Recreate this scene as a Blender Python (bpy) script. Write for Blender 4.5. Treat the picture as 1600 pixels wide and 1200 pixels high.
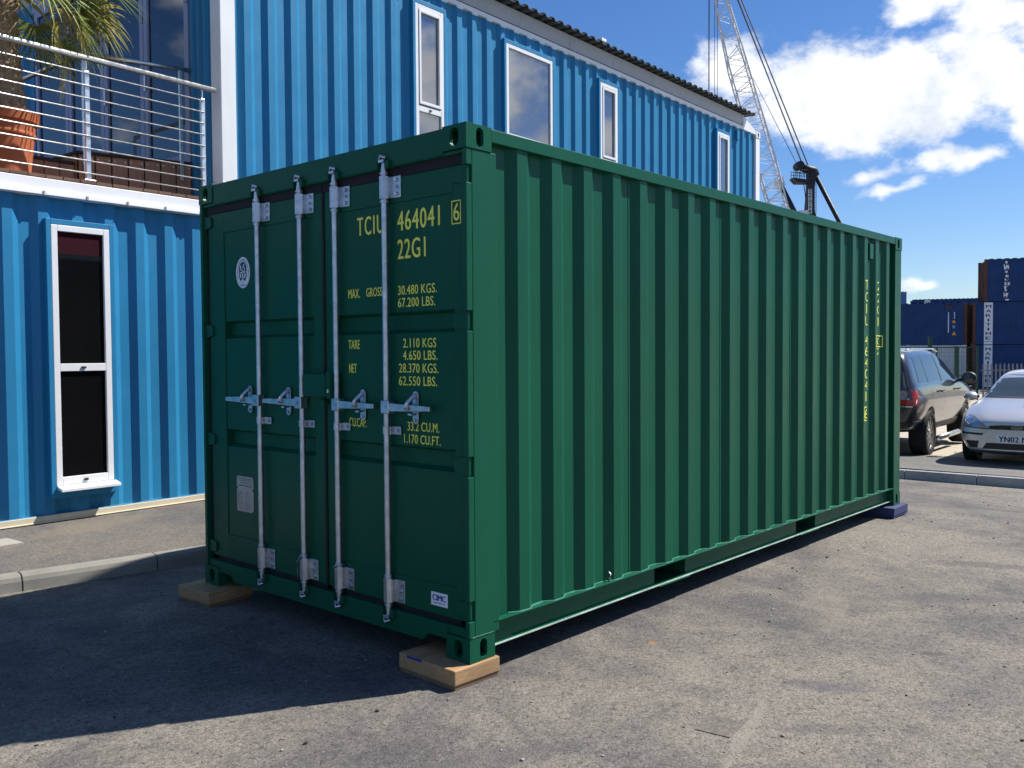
import bpy, bmesh, math, random
from mathutils import Vector, Matrix
from mathutils.bvhtree import BVHTree

random.seed(11)
rad = math.radians
S = bpy.context.scene
for o in list(bpy.data.objects):
    bpy.data.objects.remove(o, do_unlink=True)
COL = S.collection

# ------------------------------------------------------------------ camera
cam_data = bpy.data.cameras.new('camera')
cam = bpy.data.objects.new('camera', cam_data)
COL.objects.link(cam)
S.camera = cam
cam_data.sensor_width = 36.0
cam_data.lens = 31.654
cam_data.clip_start = 0.05
cam_data.clip_end = 3000.0
CAM = Vector((-3.0658, -3.0, 1.5928))
_yaw, _pit, _rol = 0.725627, -0.0333549, -0.0063214
_f = Vector((math.cos(_yaw) * math.cos(_pit), math.sin(_yaw) * math.cos(_pit), math.sin(_pit)))
_r = _f.cross(Vector((0, 0, 1))).normalized()
_u = _r.cross(_f)
_r2 = math.cos(_rol) * _r + math.sin(_rol) * _u
_u2 = -math.sin(_rol) * _r + math.cos(_rol) * _u
m = Matrix.Identity(4)
for i in range(3):
    m[i][0] = _r2[i]; m[i][1] = _u2[i]; m[i][2] = -_f[i]; m[i][3] = CAM[i]
cam.matrix_world = m

# ------------------------------------------------------------------ sun and sky
SUN_AZ = rad(-29.2)          # from +x towards -y
SUN_EL = rad(51.5)
sd = bpy.data.lights.new('sun', 'SUN')
sd.energy = 5.0
sd.angle = rad(0.5)
sd.color = (1.0, 0.95, 0.87)
sun = bpy.data.objects.new('sun', sd)
COL.objects.link(sun)
sdir = Vector((math.cos(SUN_AZ) * math.cos(SUN_EL), math.sin(SUN_AZ) * math.cos(SUN_EL), math.sin(SUN_EL)))
sun.rotation_euler = sdir.to_track_quat('Z', 'Y').to_euler()
sun.location = (10, -8, 20)

S.view_settings.view_transform = 'Standard'
S.view_settings.look = 'None'
S.view_settings.exposure = 0.62
S.view_settings.gamma = 1.0
S.view_settings.use_curve_mapping = False
S.render.engine = 'CYCLES'
S.render.resolution_x = 1024
S.render.resolution_y = 768

W = bpy.data.worlds.new('World')
S.world = W
W.use_nodes = True
wn = W.node_tree.nodes
wl = W.node_tree.links
for n in list(wn):
    wn.remove(n)


def wmath(op, a, b=None, c=None, clamp=False):
    n = wn.new('ShaderNodeMath')
    n.operation = op
    n.use_clamp = clamp
    for k, v in enumerate((a, b, c)):
        if v is None:
            continue
        if isinstance(v, (int, float)):
            n.inputs[k].default_value = v
        else:
            wl.new(v, n.inputs[k])
    return n.outputs[0]


sky = wn.new('ShaderNodeTexSky')
sky.sky_type = 'NISHITA'
sky.sun_disc = False
sky.sun_elevation = SUN_EL
sky.sun_rotation = rad(119.2)
sky.altitude = 0
sky.air_density = 1.0
sky.dust_density = 0.2
sky.ozone_density = 1.0
tc = wn.new('ShaderNodeTexCoord')
sep = wn.new('ShaderNodeSeparateXYZ')
wl.new(tc.outputs['Generated'], sep.inputs[0])
az0 = wmath('ARCTAN2', sep.outputs[1], sep.outputs[0])
el0 = wmath('ARCSINE', sep.outputs[2])


def wnoise(scale, detail, rough, off=(0, 0, 0), stretch=(1, 1, 1)):
    mp = wn.new('ShaderNodeMapping')
    mp.inputs['Location'].default_value = off
    mp.inputs['Scale'].default_value = stretch
    wl.new(tc.outputs['Generated'], mp.inputs[0])
    n = wn.new('ShaderNodeTexNoise')
    n.inputs['Scale'].default_value = scale
    n.inputs['Detail'].default_value = detail
    n.inputs['Roughness'].default_value = rough
    wl.new(mp.outputs[0], n.inputs['Vector'])
    return n.outputs['Fac']


wa = wnoise(9, 3, 0.6, (3, 1, 7))
wb_ = wnoise(9, 3, 0.6, (11, 5, 2))
az = wmath('ADD', az0, wmath('MULTIPLY', wmath('SUBTRACT', wa, 0.5), 0.09))
el = wmath('ADD', el0, wmath('MULTIPLY', wmath('SUBTRACT', wb_, 0.5), 0.07))
# cumulus heaps: azimuth, elevation, half widths (degrees), weight
HEAPS = [(27.2, 16.2, 3.3, 2.3, 1.0), (23.0, 15.2, 4.2, 3.3, 1.05), (18.5, 14.6, 4.6, 3.6, 1.1), (14.2, 15.4, 3.6, 3.4, 1.05),
         (21.0, 13.0, 4.5, 1.7, 0.9), (16.6, 19.6, 3.0, 2.0, 1.0), (13.8, 18.7, 3.2, 2.0, 0.95), (11.6, 13.2, 2.4, 3.0, 1.0),
         (9.0, 16.0, 5.0, 4.5, 1.0), (29.5, 16.6, 1.6, 0.8, 0.8),
         (19.8, 10.5, 1.6, 0.55, 0.72), (15.6, 10.6, 3.2, 0.9, 0.85), (18.6, 9.4, 2.0, 0.6, 0.7), (18.0, 4.0, 2.5, 0.45, 0.7),
         (-48.0, 16.5, 4.5, 2.8, 1.1), (-40.0, 16.0, 5.0, 3.4, 1.15), (-33.0, 13.0, 4.0, 1.8, 0.9), (-27.0, 10.5, 3.0, 1.6, 0.9)]
acc = None
for (a, e, ra, re, wgt) in HEAPS:
    dx = wmath('DIVIDE', wmath('SUBTRACT', az, rad(a)), rad(ra))
    dy = wmath('DIVIDE', wmath('SUBTRACT', el, rad(e)), rad(re))
    q = wmath('ADD', wmath('MULTIPLY', dx, dx), wmath('MULTIPLY', dy, dy))
    v = wmath('MULTIPLY', wmath('POWER', 2.718, wmath('MULTIPLY', q, -0.85)), wgt)
    acc = v if acc is None else wmath('MAXIMUM', acc, v)
fine = wnoise(22, 6, 0.62, (1.7, 4.2, 0.3), (1, 1, 1.6))
shape = wmath('ADD', acc, wmath('MULTIPLY', wmath('SUBTRACT', fine, 0.5), 1.25))
mask_a = wn.new('ShaderNodeMapRange')
mask_a.interpolation_type = 'SMOOTHSTEP'
mask_a.inputs['From Min'].default_value = 0.36
mask_a.inputs['From Max'].default_value = 0.88
wl.new(shape, mask_a.inputs['Value'])
# the same kind of scattered cumulus goes on all round the sky
far_n = wnoise(3.2, 6, 0.58, (0.4, 2.9, 1.1), (1, 1, 2.2))
mask_b = wn.new('ShaderNodeMapRange')
mask_b.interpolation_type = 'SMOOTHSTEP'
mask_b.inputs['From Min'].default_value = 0.57
mask_b.inputs['From Max'].default_value = 0.68
wl.new(far_n, mask_b.inputs['Value'])
# only where the photograph's own heaps are not described (behind and beside)
side = wn.new('ShaderNodeMapRange')
side.inputs['From Min'].default_value = rad(38)
side.inputs['From Max'].default_value = rad(60)
wl.new(wmath('ABSOLUTE', wmath('SUBTRACT', az0, rad(40))), side.inputs['Value'])
mask = wmath('MAXIMUM', mask_a.outputs[0], wmath('MULTIPLY', mask_b.outputs[0], side.outputs[0]))
mask = wmath('MULTIPLY', mask, wmath('GREATER_THAN', el0, 0.0))
shade_n = wnoise(14, 4, 0.6, (5.5, 0.2, 9.1))
cr = wn.new('ShaderNodeValToRGB')
cr.color_ramp.elements[0].position = 0.36
cr.color_ramp.elements[0].color = (9.0, 9.6, 10.6, 1)
cr.color_ramp.elements[1].position = 0.56
cr.color_ramp.elements[1].color = (12.6, 12.7, 12.8, 1)
wl.new(shade_n, cr.inputs[0])
mix = wn.new('ShaderNodeMix')
mix.data_type = 'RGBA'
wl.new(mask, mix.inputs['Factor'])
hs = wn.new('ShaderNodeHueSaturation')
hs.inputs['Saturation'].default_value = 1.25
wl.new(sky.outputs[0], hs.inputs['Color'])
tn = wn.new('ShaderNodeMix')
tn.data_type = 'RGBA'
tn.blend_type = 'MULTIPLY'
tn.inputs['Factor'].default_value = 1.0
tn.inputs['B'].default_value = (0.92, 1.06, 1.36, 1)
wl.new(hs.outputs[0], tn.inputs['A'])
wl.new(tn.outputs['Result'], mix.inputs['A'])
wl.new(cr.outputs[0], mix.inputs['B'])
bg = wn.new('ShaderNodeBackground')
bg.inputs['Strength'].default_value = 0.060
wl.new(mix.outputs['Result'], bg.inputs['Color'])
wo = wn.new('ShaderNodeOutputWorld')
wl.new(bg.outputs[0], wo.inputs['Surface'])


# ------------------------------------------------------------------ materials
class NT:
    def __init__(s, name):
        s.m = bpy.data.materials.new(name)
        s.m.use_nodes = True
        s.n = s.m.node_tree.nodes
        s.l = s.m.node_tree.links
        s.p = s.n['Principled BSDF']
        s.tc = s.n.new('ShaderNodeTexCoord')

    def link(s, a, b):
        s.l.new(a, b)

    def noise(s, scale, detail=4, rough=0.55, stretch=None, dist=0.0, coord='Object'):
        t = s.n.new('ShaderNodeTexNoise')
        t.inputs['Scale'].default_value = scale
        t.inputs['Detail'].default_value = detail
        t.inputs['Roughness'].default_value = rough
        t.inputs['Distortion'].default_value = dist
        v = s.tc.outputs[coord]
        if stretch:
            mp = s.n.new('ShaderNodeMapping')
            mp.inputs['Scale'].default_value = stretch
            s.link(v, mp.inputs[0])
            v = mp.outputs[0]
        s.link(v, t.inputs['Vector'])
        return t.outputs['Fac']

    def voro(s, scale, feature='F1', out='Distance', rnd=1.0):
        t = s.n.new('ShaderNodeTexVoronoi')
        t.feature = feature
        t.inputs['Scale'].default_value = scale
        t.inputs['Randomness'].default_value = rnd
        s.link(s.tc.outputs['Object'], t.inputs['Vector'])
        return t.outputs[out]

    def ramp(s, fac, stops):
        r = s.n.new('ShaderNodeValToRGB')
        while len(r.color_ramp.elements) < len(stops):
            r.color_ramp.elements.new(0.5)
        for e, (p, c) in zip(r.color_ramp.elements, stops):
            e.position = p
            e.color = (c[0], c[1], c[2], 1) if isinstance(c, tuple) else (c, c, c, 1)
        s.link(fac, r.inputs[0])
        return r.outputs[0]

    def mix(s, fac, a, b, mode='MIX'):
        mx = s.n.new('ShaderNodeMix')
        mx.data_type = 'RGBA'
        mx.blend_type = mode
        for k, v in (('Factor', fac), ('A', a), ('B', b)):
            if isinstance(v, (int, float)):
                mx.inputs[k].default_value = v
            elif isinstance(v, tuple):
                mx.inputs[k].default_value = (v[0], v[1], v[2], 1)
            else:
                s.link(v, mx.inputs[k])
        return mx.outputs['Result']

    def math(s, op, a, b=0.0, clamp=False):
        t = s.n.new('ShaderNodeMath')
        t.operation = op
        t.use_clamp = clamp
        for k, v in enumerate((a, b)):
            if isinstance(v, (int, float)):
                t.inputs[k].default_value = v
            else:
                s.link(v, t.inputs[k])
        return t.outputs[0]

    def bump(s, h, strength=0.2, dist=0.01, prev=None):
        b = s.n.new('ShaderNodeBump')
        b.inputs['Strength'].default_value = strength
        b.inputs['Distance'].default_value = dist
        s.link(h, b.inputs['Height'])
        if prev is not None:
            s.link(prev, b.inputs['Normal'])
        return b.outputs[0]

    def set(s, col=None, rough=None, metal=None, normal=None, spec=None, coat=None, ior=None):
        for k, v in (('Base Color', col), ('Roughness', rough), ('Metallic', metal), ('Normal', normal), ('Specular IOR Level', spec),
                     ('Coat Weight', coat), ('IOR', ior)):
            if v is None:
                continue
            i = s.p.inputs[k]
            if isinstance(v, (int, float)):
                i.default_value = v
            elif isinstance(v, tuple):
                i.default_value = (v[0], v[1], v[2], 1)
            else:
                s.link(v, i)
        return s.m


def tint(c, k):
    return (c[0] * k, c[1] * k, c[2] * k)


def painted(name, col, rough=0.4, var=0.14, grain=0.05, orange=180, streak=0.0, metal=0.0, coat=0.0, dust=None):
    t = NT(name)
    a = t.noise(1.3, 6, 0.65)
    c = t.ramp(a, [(0.3, tint(col, 1 - var)), (0.7, tint(col, 1 + var))])
    if streak:
        sn = t.noise(14, 5, 0.7, stretch=(1, 1, 0.06))
        c = t.mix(t.ramp(sn, [(0.5, 0.0), (0.75, streak)]), c, tint(col, 0.6))
    if dust:
        dn = t.noise(2.5, 8, 0.75)
        c = t.mix(t.ramp(dn, [(0.48, 0.0), (0.8, 0.35)]), c, dust)
    r = t.ramp(t.noise(5, 6, 0.7), [(0.3, rough * 0.8), (0.7, min(1, rough * 1.25))])
    b = t.bump(t.noise(orange, 2, 0.5), grain, 0.002)
    b = t.bump(t.noise(3.5, 3, 0.5), grain * 1.5, 0.01, b)
    return t.set(c, r, metal, b, coat=coat, spec=0.28)


def m_green():
    t = NT('green_container_paint')
    col = (0.0052, 0.083, 0.045)
    c = t.ramp(t.noise(0.9, 6, 0.6), [(0.3, tint(col, 0.92)), (0.7, tint(col, 1.1))])
    scuff = t.noise(24, 9, 0.78, stretch=(1, 1, 0.22))
    c = t.mix(t.ramp(scuff, [(0.64, 0.0), (0.80, 0.34)]), c, (0.09, 0.22, 0.16))
    spk = t.voro(38)
    c = t.mix(t.ramp(spk, [(0.02, 0.55), (0.045, 0.0)]), c, (0.2, 0.3, 0.24))
    r = t.ramp(t.noise(7, 7, 0.7), [(0.3, 0.30), (0.7, 0.44)])
    b = t.bump(t.noise(130, 2, 0.5), 0.05, 0.002)
    b = t.bump(t.noise(2.2, 3, 0.5), 0.10, 0.02, b)
    return t.set(c, r, 0.0, b, spec=0.16)


def m_asphalt(name, dark, light, amount=1.0, bump=0.5, speck=0.55, stains=()):
    t = NT(name)
    big = t.noise(0.32, 7, 0.62, dist=0.4)
    mid = t.noise(1.7, 8, 0.7, dist=0.6)
    fine = t.noise(55, 5, 0.75)
    grit = t.voro(95, out='Distance')
    cell = t.voro(95, out='Color')
    dust = t.math('ADD', t.math('MULTIPLY', big, 0.55), t.math('MULTIPLY', mid, 0.5))
    dustr = t.ramp(dust, [(0.44, 0.0), (0.60, amount)])
    c = t.mix(dustr, dark, light)
    # stones and pits
    g = t.n.new('ShaderNodeSeparateColor')
    t.link(cell, g.inputs[0])
    c = t.mix(0.6, c, t.mix(1.0, c, t.ramp(g.outputs[0], [(0.0, 0.55), (0.5, 1.0), (1.0, 1.5)]), 'MULTIPLY'))
    pit = t.noise(34, 7, 0.85)
    c = t.mix(t.ramp(pit, [(0.385, speck), (0.46, 0.0)]), c, tint(dark, 0.2))
    c = t.mix(t.ramp(t.noise(120, 3, 0.6), [(0.66, 0.0), (0.75, 0.5)]), c, tint(light, 1.5))
    # tyre rubbed and damp stains with their own outlines
    st = t.noise(0.75, 5, 0.6, stretch=(1, 0.45, 1), dist=1.2)
    c = t.mix(t.ramp(st, [(0.60, 0.0), (0.72, 0.42)]), c, tint(dark, 0.8))
    clump = t.noise(11, 8, 0.8)
    c = t.mix(t.ramp(clump, [(0.36, 0.55 * speck), (0.47, 0.0)]), c, tint(dark, 0.45))
    if stains:
        sp_ = t.n.new('ShaderNodeSeparateXYZ')
        t.link(t.tc.outputs['Object'], sp_.inputs[0])
        wob = t.noise(9, 7, 0.75)
        for (sx_, sy_, rx_, ry_, ang, col, amt) in stains:
            ca, sa = math.cos(rad(ang)), math.sin(rad(ang))
            dx_ = t.math('SUBTRACT', sp_.outputs[0], sx_)
            dy_ = t.math('SUBTRACT', sp_.outputs[1], sy_)
            u_ = t.math('ADD', t.math('MULTIPLY', dx_, ca / rx_), t.math('MULTIPLY', dy_, sa / rx_))
            v_ = t.math('ADD', t.math('MULTIPLY', dx_, -sa / ry_), t.math('MULTIPLY', dy_, ca / ry_))
            q_ = t.math('ADD', t.math('MULTIPLY', u_, u_), t.math('MULTIPLY', v_, v_))
            q_ = t.math('ADD', q_, t.math('MULTIPLY', t.math('SUBTRACT', wob, 0.5), 4.0))
            c = t.mix(t.ramp(q_, [(0.45, amt), (1.0, 0.0)]), c, col)
    b = t.bump(t.math('SUBTRACT', t.math('ADD', fine, pit), t.math('MULTIPLY', grit, 0.6)), bump, 0.006)
    b = t.bump(mid, 0.25, 0.02, b)
    return t.set(c, t.ramp(mid, [(0.3, 0.78), (0.7, 0.95)]), 0.0, b, spec=0.3)


def m_concrete(name, col, var=0.2, scale=3.0):
    t = NT(name)
    c = t.ramp(t.noise(scale, 8, 0.7), [(0.3, tint(col, 1 - var)), (0.7, tint(col, 1 + var))])
    c = t.mix(t.ramp(t.noise(60, 4, 0.7), [(0.3, 0.4), (0.45, 0.0)]), c, tint(col, 0.55))
    b = t.bump(t.noise(70, 5, 0.7), 0.35, 0.004)
    return t.set(c, 0.9, 0.0, b, spec=0.3)


def m_wood(name, col, axis=(1, 1, 1), var=0.35, rough=0.75, scale=6):
    t = NT(name)
    g = t.noise(scale, 6, 0.65, stretch=axis, dist=1.0)
    c = t.ramp(g, [(0.3, tint(col, 1 - var)), (0.52, col), (0.72, tint(col, 1 + var))])
    oi = t.n.new('ShaderNodeObjectInfo')
    c = t.mix(0.55, c, t.mix(1.0, c, t.ramp(oi.outputs['Random'], [(0.0, 0.65), (1.0, 1.3)]), 'MULTIPLY'))
    st = t.noise(3, 6, 0.7)
    c = t.mix(t.ramp(st, [(0.55, 0.0), (0.75, 0.4)]), c, tint(col, 0.45))
    b = t.bump(g, 0.25, 0.003)
    return t.set(c, rough, 0.0, b)


def m_metal(name, col, rough, var=0.15, spangle=0.0):
    t = NT(name)
    c = t.ramp(t.noise(18, 6, 0.65), [(0.3, tint(col, 1 - var)), (0.7, tint(col, 1 + var * 0.6))])
    r = t.ramp(t.noise(30, 4, 0.6), [(0.3, rough * 0.8), (0.7, rough * 1.25)])
    b = t.bump(t.noise(160, 2, 0.5), 0.06, 0.001)
    return t.set(c, r, 1.0, b)


def m_plain(name, col, rough=0.5, metal=0.0, spec=0.5, var=0.06):
    t = NT(name)
    c = t.ramp(t.noise(9, 4, 0.6), [(0.3, tint(col, 1 - var)), (0.7, tint(col, 1 + var))])
    return t.set(c, rough, metal, spec=spec)


def m_emit(name, col, strength):
    t = NT(name)
    t.p.inputs['Emission Color'].default_value = (col[0], col[1], col[2], 1)
    t.p.inputs['Emission Strength'].default_value = strength
    return t.set(col, 0.5)


def m_glass_dark(name, col, rough=0.03, ior=1.75):
    t = NT(name)
    wob = t.bump(t.noise(2.2, 2, 0.5), 0.012, 0.02)
    return t.set(t.ramp(t.noise(1.5, 4, 0.6), [(0.3, tint(col, 0.7)), (0.7, tint(col, 1.2))]), rough, 0.0, wob, ior=ior, spec=0.5)


def m_glass_clear(name, tintc, ior=1.6):
    t = NT(name)
    tr = t.n.new('ShaderNodeBsdfTransparent')
    tr.inputs[0].default_value = (*tintc, 1)
    gl = t.n.new('ShaderNodeBsdfGlossy')
    gl.inputs['Roughness'].default_value = 0.02
    gl.inputs['Color'].default_value = (0.9, 0.94, 1, 1)
    fr = t.n.new('ShaderNodeFresnel')
    fr.inputs['IOR'].default_value = ior
    mx = t.n.new('ShaderNodeMixShader')
    t.link(fr.outputs[0], mx.inputs[0])
    t.link(tr.outputs[0], mx.inputs[1])
    t.link(gl.outputs[0], mx.inputs[2])
    t.link(mx.outputs[0], t.n['Material Output'].inputs['Surface'])
    return t.m


def m_carpaint(name, col, metal=0.5, rough=0.3):
    t = NT(name)
    fl = t.noise(400, 2, 0.5)
    c = t.ramp(fl, [(0.3, tint(col, 0.9)), (0.7, tint(col, 1.1))])
    dn = t.noise(3, 6, 0.7)
    c = t.mix(t.ramp(dn, [(0.5, 0.0), (0.8, 0.18)]), c, (0.2, 0.18, 0.15))
    t.p.inputs['Coat Roughness'].default_value = 0.06
    return t.set(c, rough, metal, coat=1.0)


def m_foliage(name, col, col2):
    t = NT(name)
    oi = t.n.new('ShaderNodeObjectInfo')
    c = t.ramp(t.noise(7, 5, 0.65), [(0.3, col), (0.55, tint(col, 1.4)), (0.66, col2)])
    c = t.mix(0.6, c, t.mix(1.0, c, t.ramp(oi.outputs['Random'], [(0.0, 0.75), (1.0, 1.3)]), 'MULTIPLY'))
    t.set(c, 0.45, 0.0, spec=0.4)
    tl = t.n.new('ShaderNodeBsdfTranslucent')
    t.link(c, tl.inputs['Color'])
    mx = t.n.new('ShaderNodeMixShader')
    mx.inputs[0].default_value = 0.35
    t.link(t.p.outputs[0], mx.inputs[1])
    t.link(tl.outputs[0], mx.inputs[2])
    t.link(mx.outputs[0], t.n['Material Output'].inputs['Surface'])
    return t.m


M = {}
M['green'] = m_green()
M['pale_edge'] = m_plain('pale_edge_paint', (0.42, 0.50, 0.44), 0.5, var=0.3)
M['foot_glint'] = m_plain('green_glint', (0.055, 0.22, 0.15), 0.35, var=0.3)  # paler green with the ledge's sun glint put into the colour
M['gasket'] = m_plain('rubber_gasket', (0.018, 0.014, 0.017), 0.75, spec=0.3, var=0.2)
M['galv'] = m_metal('galvanised_steel', (0.57, 0.60, 0.65), 0.38, 0.25)
M['yellow'] = m_plain('yellow_stencil_paint', (0.86, 0.84, 0.10), 0.5, var=0.1)
M['sticker_white'] = m_plain('white_print', (0.72, 0.76, 0.82), 0.4)
M['sticker_navy'] = m_plain('navy_print', (0.01, 0.018, 0.06), 0.4)
M['sticker_blue'] = m_plain('blue_print', (0.01, 0.06, 0.34), 0.4)
M['plate'] = m_metal('stamped_plate', (0.52, 0.46, 0.42), 0.5, 0.15)
M['print_grey'] = m_plain('grey_print', (0.09, 0.075, 0.08), 0.5)
M['ply'] = m_wood('floor_underside_timber', (0.06, 0.035, 0.02), (1, 6, 6))
M['block'] = m_wood('pine_block', (0.37, 0.225, 0.11), (0.7, 7, 7), 0.28)
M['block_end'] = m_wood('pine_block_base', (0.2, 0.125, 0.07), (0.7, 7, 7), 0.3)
M['bluewood'] = m_wood('blue_sprayed_timber', (0.030, 0.042, 0.125), (1, 5, 5), 0.35)
M['bluespray'] = m_plain('blue_spray_mark', (0.02, 0.035, 0.3), 0.6)
M['asphalt'] = m_asphalt('asphalt_yard', (0.100, 0.094, 0.094), (0.222, 0.201, 0.168), 0.95, 0.9, 0.95,
                          [(1.91, -1.54, 0.09, 0.04, -60, (0.07, 0.058, 0.055), 0.6), (4.23, -1.2, 0.42, 0.12, -65, (0.075, 0.068, 0.068), 0.5), (1.08, -1.28, 0.22, 0.07, -68, (0.095, 0.088, 0.10), 0.5),
                           (1.10, -0.32, 0.04, 0.03, 0, (0.30, 0.17, 0.07), 0.7), (0.89, -0.69, 0.2, 0.1, 30, (0.29, 0.255, 0.195), 0.25), (0.62, -1.5, 0.22, 0.07, -50, (0.085, 0.08, 0.08), 0.4),
                           (0.38, -1.25, 0.42, 0.035, 14, (0.29, 0.265, 0.22), 0.42), (3.1, -1.3, 0.5, 0.14, -50, (0.09, 0.085, 0.09), 0.5), (-0.6, -0.6, 0.5, 0.12, -20, (0.10, 0.094, 0.094), 0.5),
                           (6.8, -0.4, 1.0, 0.25, -70, (0.23, 0.205, 0.165), 0.3), (2.4, -0.75, 0.6, 0.16, 20, (0.26, 0.235, 0.185), 0.22)])
M['pave'] = m_asphalt('asphalt_footway', (0.098, 0.092, 0.087), (0.168, 0.150, 0.125), 0.7, 0.3, 0.3, [(1.05, 5.0, 0.28, 0.1, 0, (0.30, 0.17, 0.08), 0.6), (0.2, 4.6, 0.6, 0.2, 10, (0.19, 0.16, 0.12), 0.5)])
M['strip'] = m_asphalt('asphalt_verge', (0.13, 0.127, 0.12), (0.20, 0.19, 0.175), 0.6, 0.3, 0.2)
M['farground'] = m_asphalt('concrete_apron', (0.36, 0.32, 0.26), (0.48, 0.42, 0.335), 0.8, 0.2, 0.1)
M['kerb'] = m_concrete('kerb_concrete', (0.235, 0.225, 0.195))
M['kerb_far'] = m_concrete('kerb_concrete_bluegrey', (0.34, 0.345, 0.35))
M['joint'] = m_concrete('kerb_joint_mortar', (0.09, 0.085, 0.08))
M['slab'] = m_concrete('access_slab_concrete', (0.30, 0.285, 0.25))
M['stone'] = m_concrete('loose_stone', (0.3, 0.28, 0.25), 0.5, 30)
M['stone_dark'] = m_concrete('loose_dark_stone', (0.05, 0.045, 0.04), 0.5, 30)
M['blue'] = painted('blue_wall_paint', (0.022, 0.195, 0.385), 0.45, 0.07, 0.07, 130, 0.10)
M['cream'] = painted('cream_base_rail', (0.62, 0.56, 0.42), 0.5, 0.1, 0.05, 90, 0.3)
M['white'] = painted('white_steel', (0.78, 0.79, 0.81), 0.4, 0.05, 0.05, 90, 0.12)
M['upvc'] = m_plain('white_window_frame', (0.76, 0.77, 0.79), 0.35, var=0.03)
M['fascia'] = painted('pale_grey_fascia', (0.40, 0.42, 0.45), 0.45, 0.08, 0.05, 90, 0.15)
M['roof'] = painted('charcoal_roof_sheet', (0.055, 0.058, 0.056), 0.6, 0.2, 0.08, 90, dust=(0.16, 0.16, 0.14))
M['glass_low'] = m_glass_dark('dark_window_glass', (0.006, 0.006, 0.007), 0.04, 1.25)
M['glass_up'] = m_glass_dark('reflecting_window_glass', (0.06, 0.075, 0.11), 0.02, 2.9)
M['blind'] = m_plain('dark_red_blind', (0.03, 0.003, 0.008), 0.9, spec=0.15)
M['glass_door'] = m_glass_clear('glazed_door_glass', (0.34, 0.38, 0.60), 2.0)
M['frame_grey'] = painted('blue_grey_aluminium', (0.30, 0.34, 0.48), 0.4, 0.06, 0.04)
M['room'] = m_plain('room_interior', (0.13, 0.15, 0.34), 0.8)
M['tube'] = m_emit('lit_ceiling_tube', (1.0, 0.95, 0.85), 0.8)
M['steel'] = m_metal('stainless_steel', (0.74, 0.72, 0.69), 0.36, 0.08)
M['deckwood'] = m_wood('hardwood_boards', (0.36, 0.19, 0.115), (7, 7, 0.8), 0.25)
M['decktop'] = m_wood('hardwood_deck', (0.17, 0.09, 0.055), (1, 6, 6), 0.3)
M['darkwood'] = m_wood('dark_deck_trim', (0.035, 0.02, 0.016), (1, 6, 6), 0.3)
M['terracotta'] = painted('terracotta_pot', (0.42, 0.115, 0.045), 0.7, 0.16, 0.15, 60, 0.2, dust=(0.45, 0.28, 0.2))
M['soil'] = m_concrete('potting_soil', (0.04, 0.028, 0.02), 0.4, 20)
M['trunk'] = m_wood('fibrous_palm_trunk', (0.34, 0.235, 0.15), (5, 5, 2.0), 0.6, 0.95, 9)
M['fibre'] = m_wood('palm_fibre', (0.34, 0.25, 0.16), (3, 3, 3), 0.5, 0.95, 9)
M['frond'] = m_foliage('palm_leaf', (0.15, 0.19, 0.04), (0.48, 0.43, 0.17))
M['frond_dry'] = m_foliage('palm_leaf_dry', (0.38, 0.34, 0.11), (0.52, 0.45, 0.22))
M['rover'] = m_carpaint('charcoal_car_paint', (0.022, 0.022, 0.027), 0.3, 0.3)
M['silver'] = m_carpaint('silver_car_paint', (0.58, 0.58, 0.585), 0.55, 0.36)
M['carglass'] = m_glass_dark('car_glass', (0.02, 0.028, 0.032), 0.02, 1.9)
M['carglass_front'] = m_glass_dark('windscreen_glass', (0.05, 0.065, 0.07), 0.02, 1.7)
M['tyre'] = m_plain('tyre_rubber', (0.018, 0.018, 0.018), 0.8, spec=0.3, var=0.3)
M['alloy'] = m_metal('alloy_rim', (0.62, 0.62, 0.62), 0.3)
M['blackplastic'] = m_plain('black_trim', (0.012, 0.012, 0.014), 0.5, var=0.2)
M['bumper_grey'] = m_plain('grey_bumper_lip', (0.06, 0.062, 0.068), 0.55)
M['redlamp'] = m_plain('red_lamp_lens', (0.32, 0.012, 0.012), 0.12)
M['clearlamp'] = m_plain('clear_lamp_lens', (0.22, 0.27, 0.33), 0.1, 0.3, var=0.5)
M['lamp_pink'] = m_plain('round_lamp', (0.42, 0.2, 0.22), 0.15)
M['chrome'] = m_metal('chrome', (0.8, 0.8, 0.8), 0.12, 0.05)
M['plate_white'] = m_plain('number_plate_white', (0.68, 0.70, 0.71), 0.4)
M['plate_black'] = m_plain('number_plate_black', (0.01, 0.01, 0.012), 0.5)
M['navy'] = painted('navy_container_paint', (0.006, 0.042, 0.150), 0.5, 0.2, 0.05, 40, 0.25)
M['paleblue'] = painted('faded_blue_container_paint', (0.06, 0.15, 0.34), 0.5, 0.1)
M['rust'] = painted('rusty_post', (0.115, 0.052, 0.035), 0.8, 0.35, 0.2, 40, 0.3)
M['offwhite'] = painted('off_white_container_paint', (0.50, 0.54, 0.55), 0.55, 0.1, 0.05, 40, 0.25)
M['fencegreen'] = painted('dark_green_fence_paint', (0.012, 0.05, 0.032), 0.55, 0.1)
M['palisade'] = m_plain('galvanised_palisade', (0.13, 0.155, 0.175), 0.6, 0.2, var=0.2)
M['cranewhite'] = painted('white_crane_steel', (0.72, 0.73, 0.74), 0.5, 0.08)
M['cranedark'] = painted('charcoal_crane_steel', (0.022, 0.024, 0.03), 0.5, 0.15)
M['cable'] = m_plain('steel_cable', (0.06, 0.065, 0.08), 0.6)
M['orange'] = m_plain('orange_label', (0.72, 0.33, 0.02), 0.5)
M['lightblue'] = m_plain('light_blue_label', (0.12, 0.3, 0.55), 0.5)
M['interior_black'] = m_plain('dark_void', (0.006, 0.006, 0.006), 0.95, spec=0.1)


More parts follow.
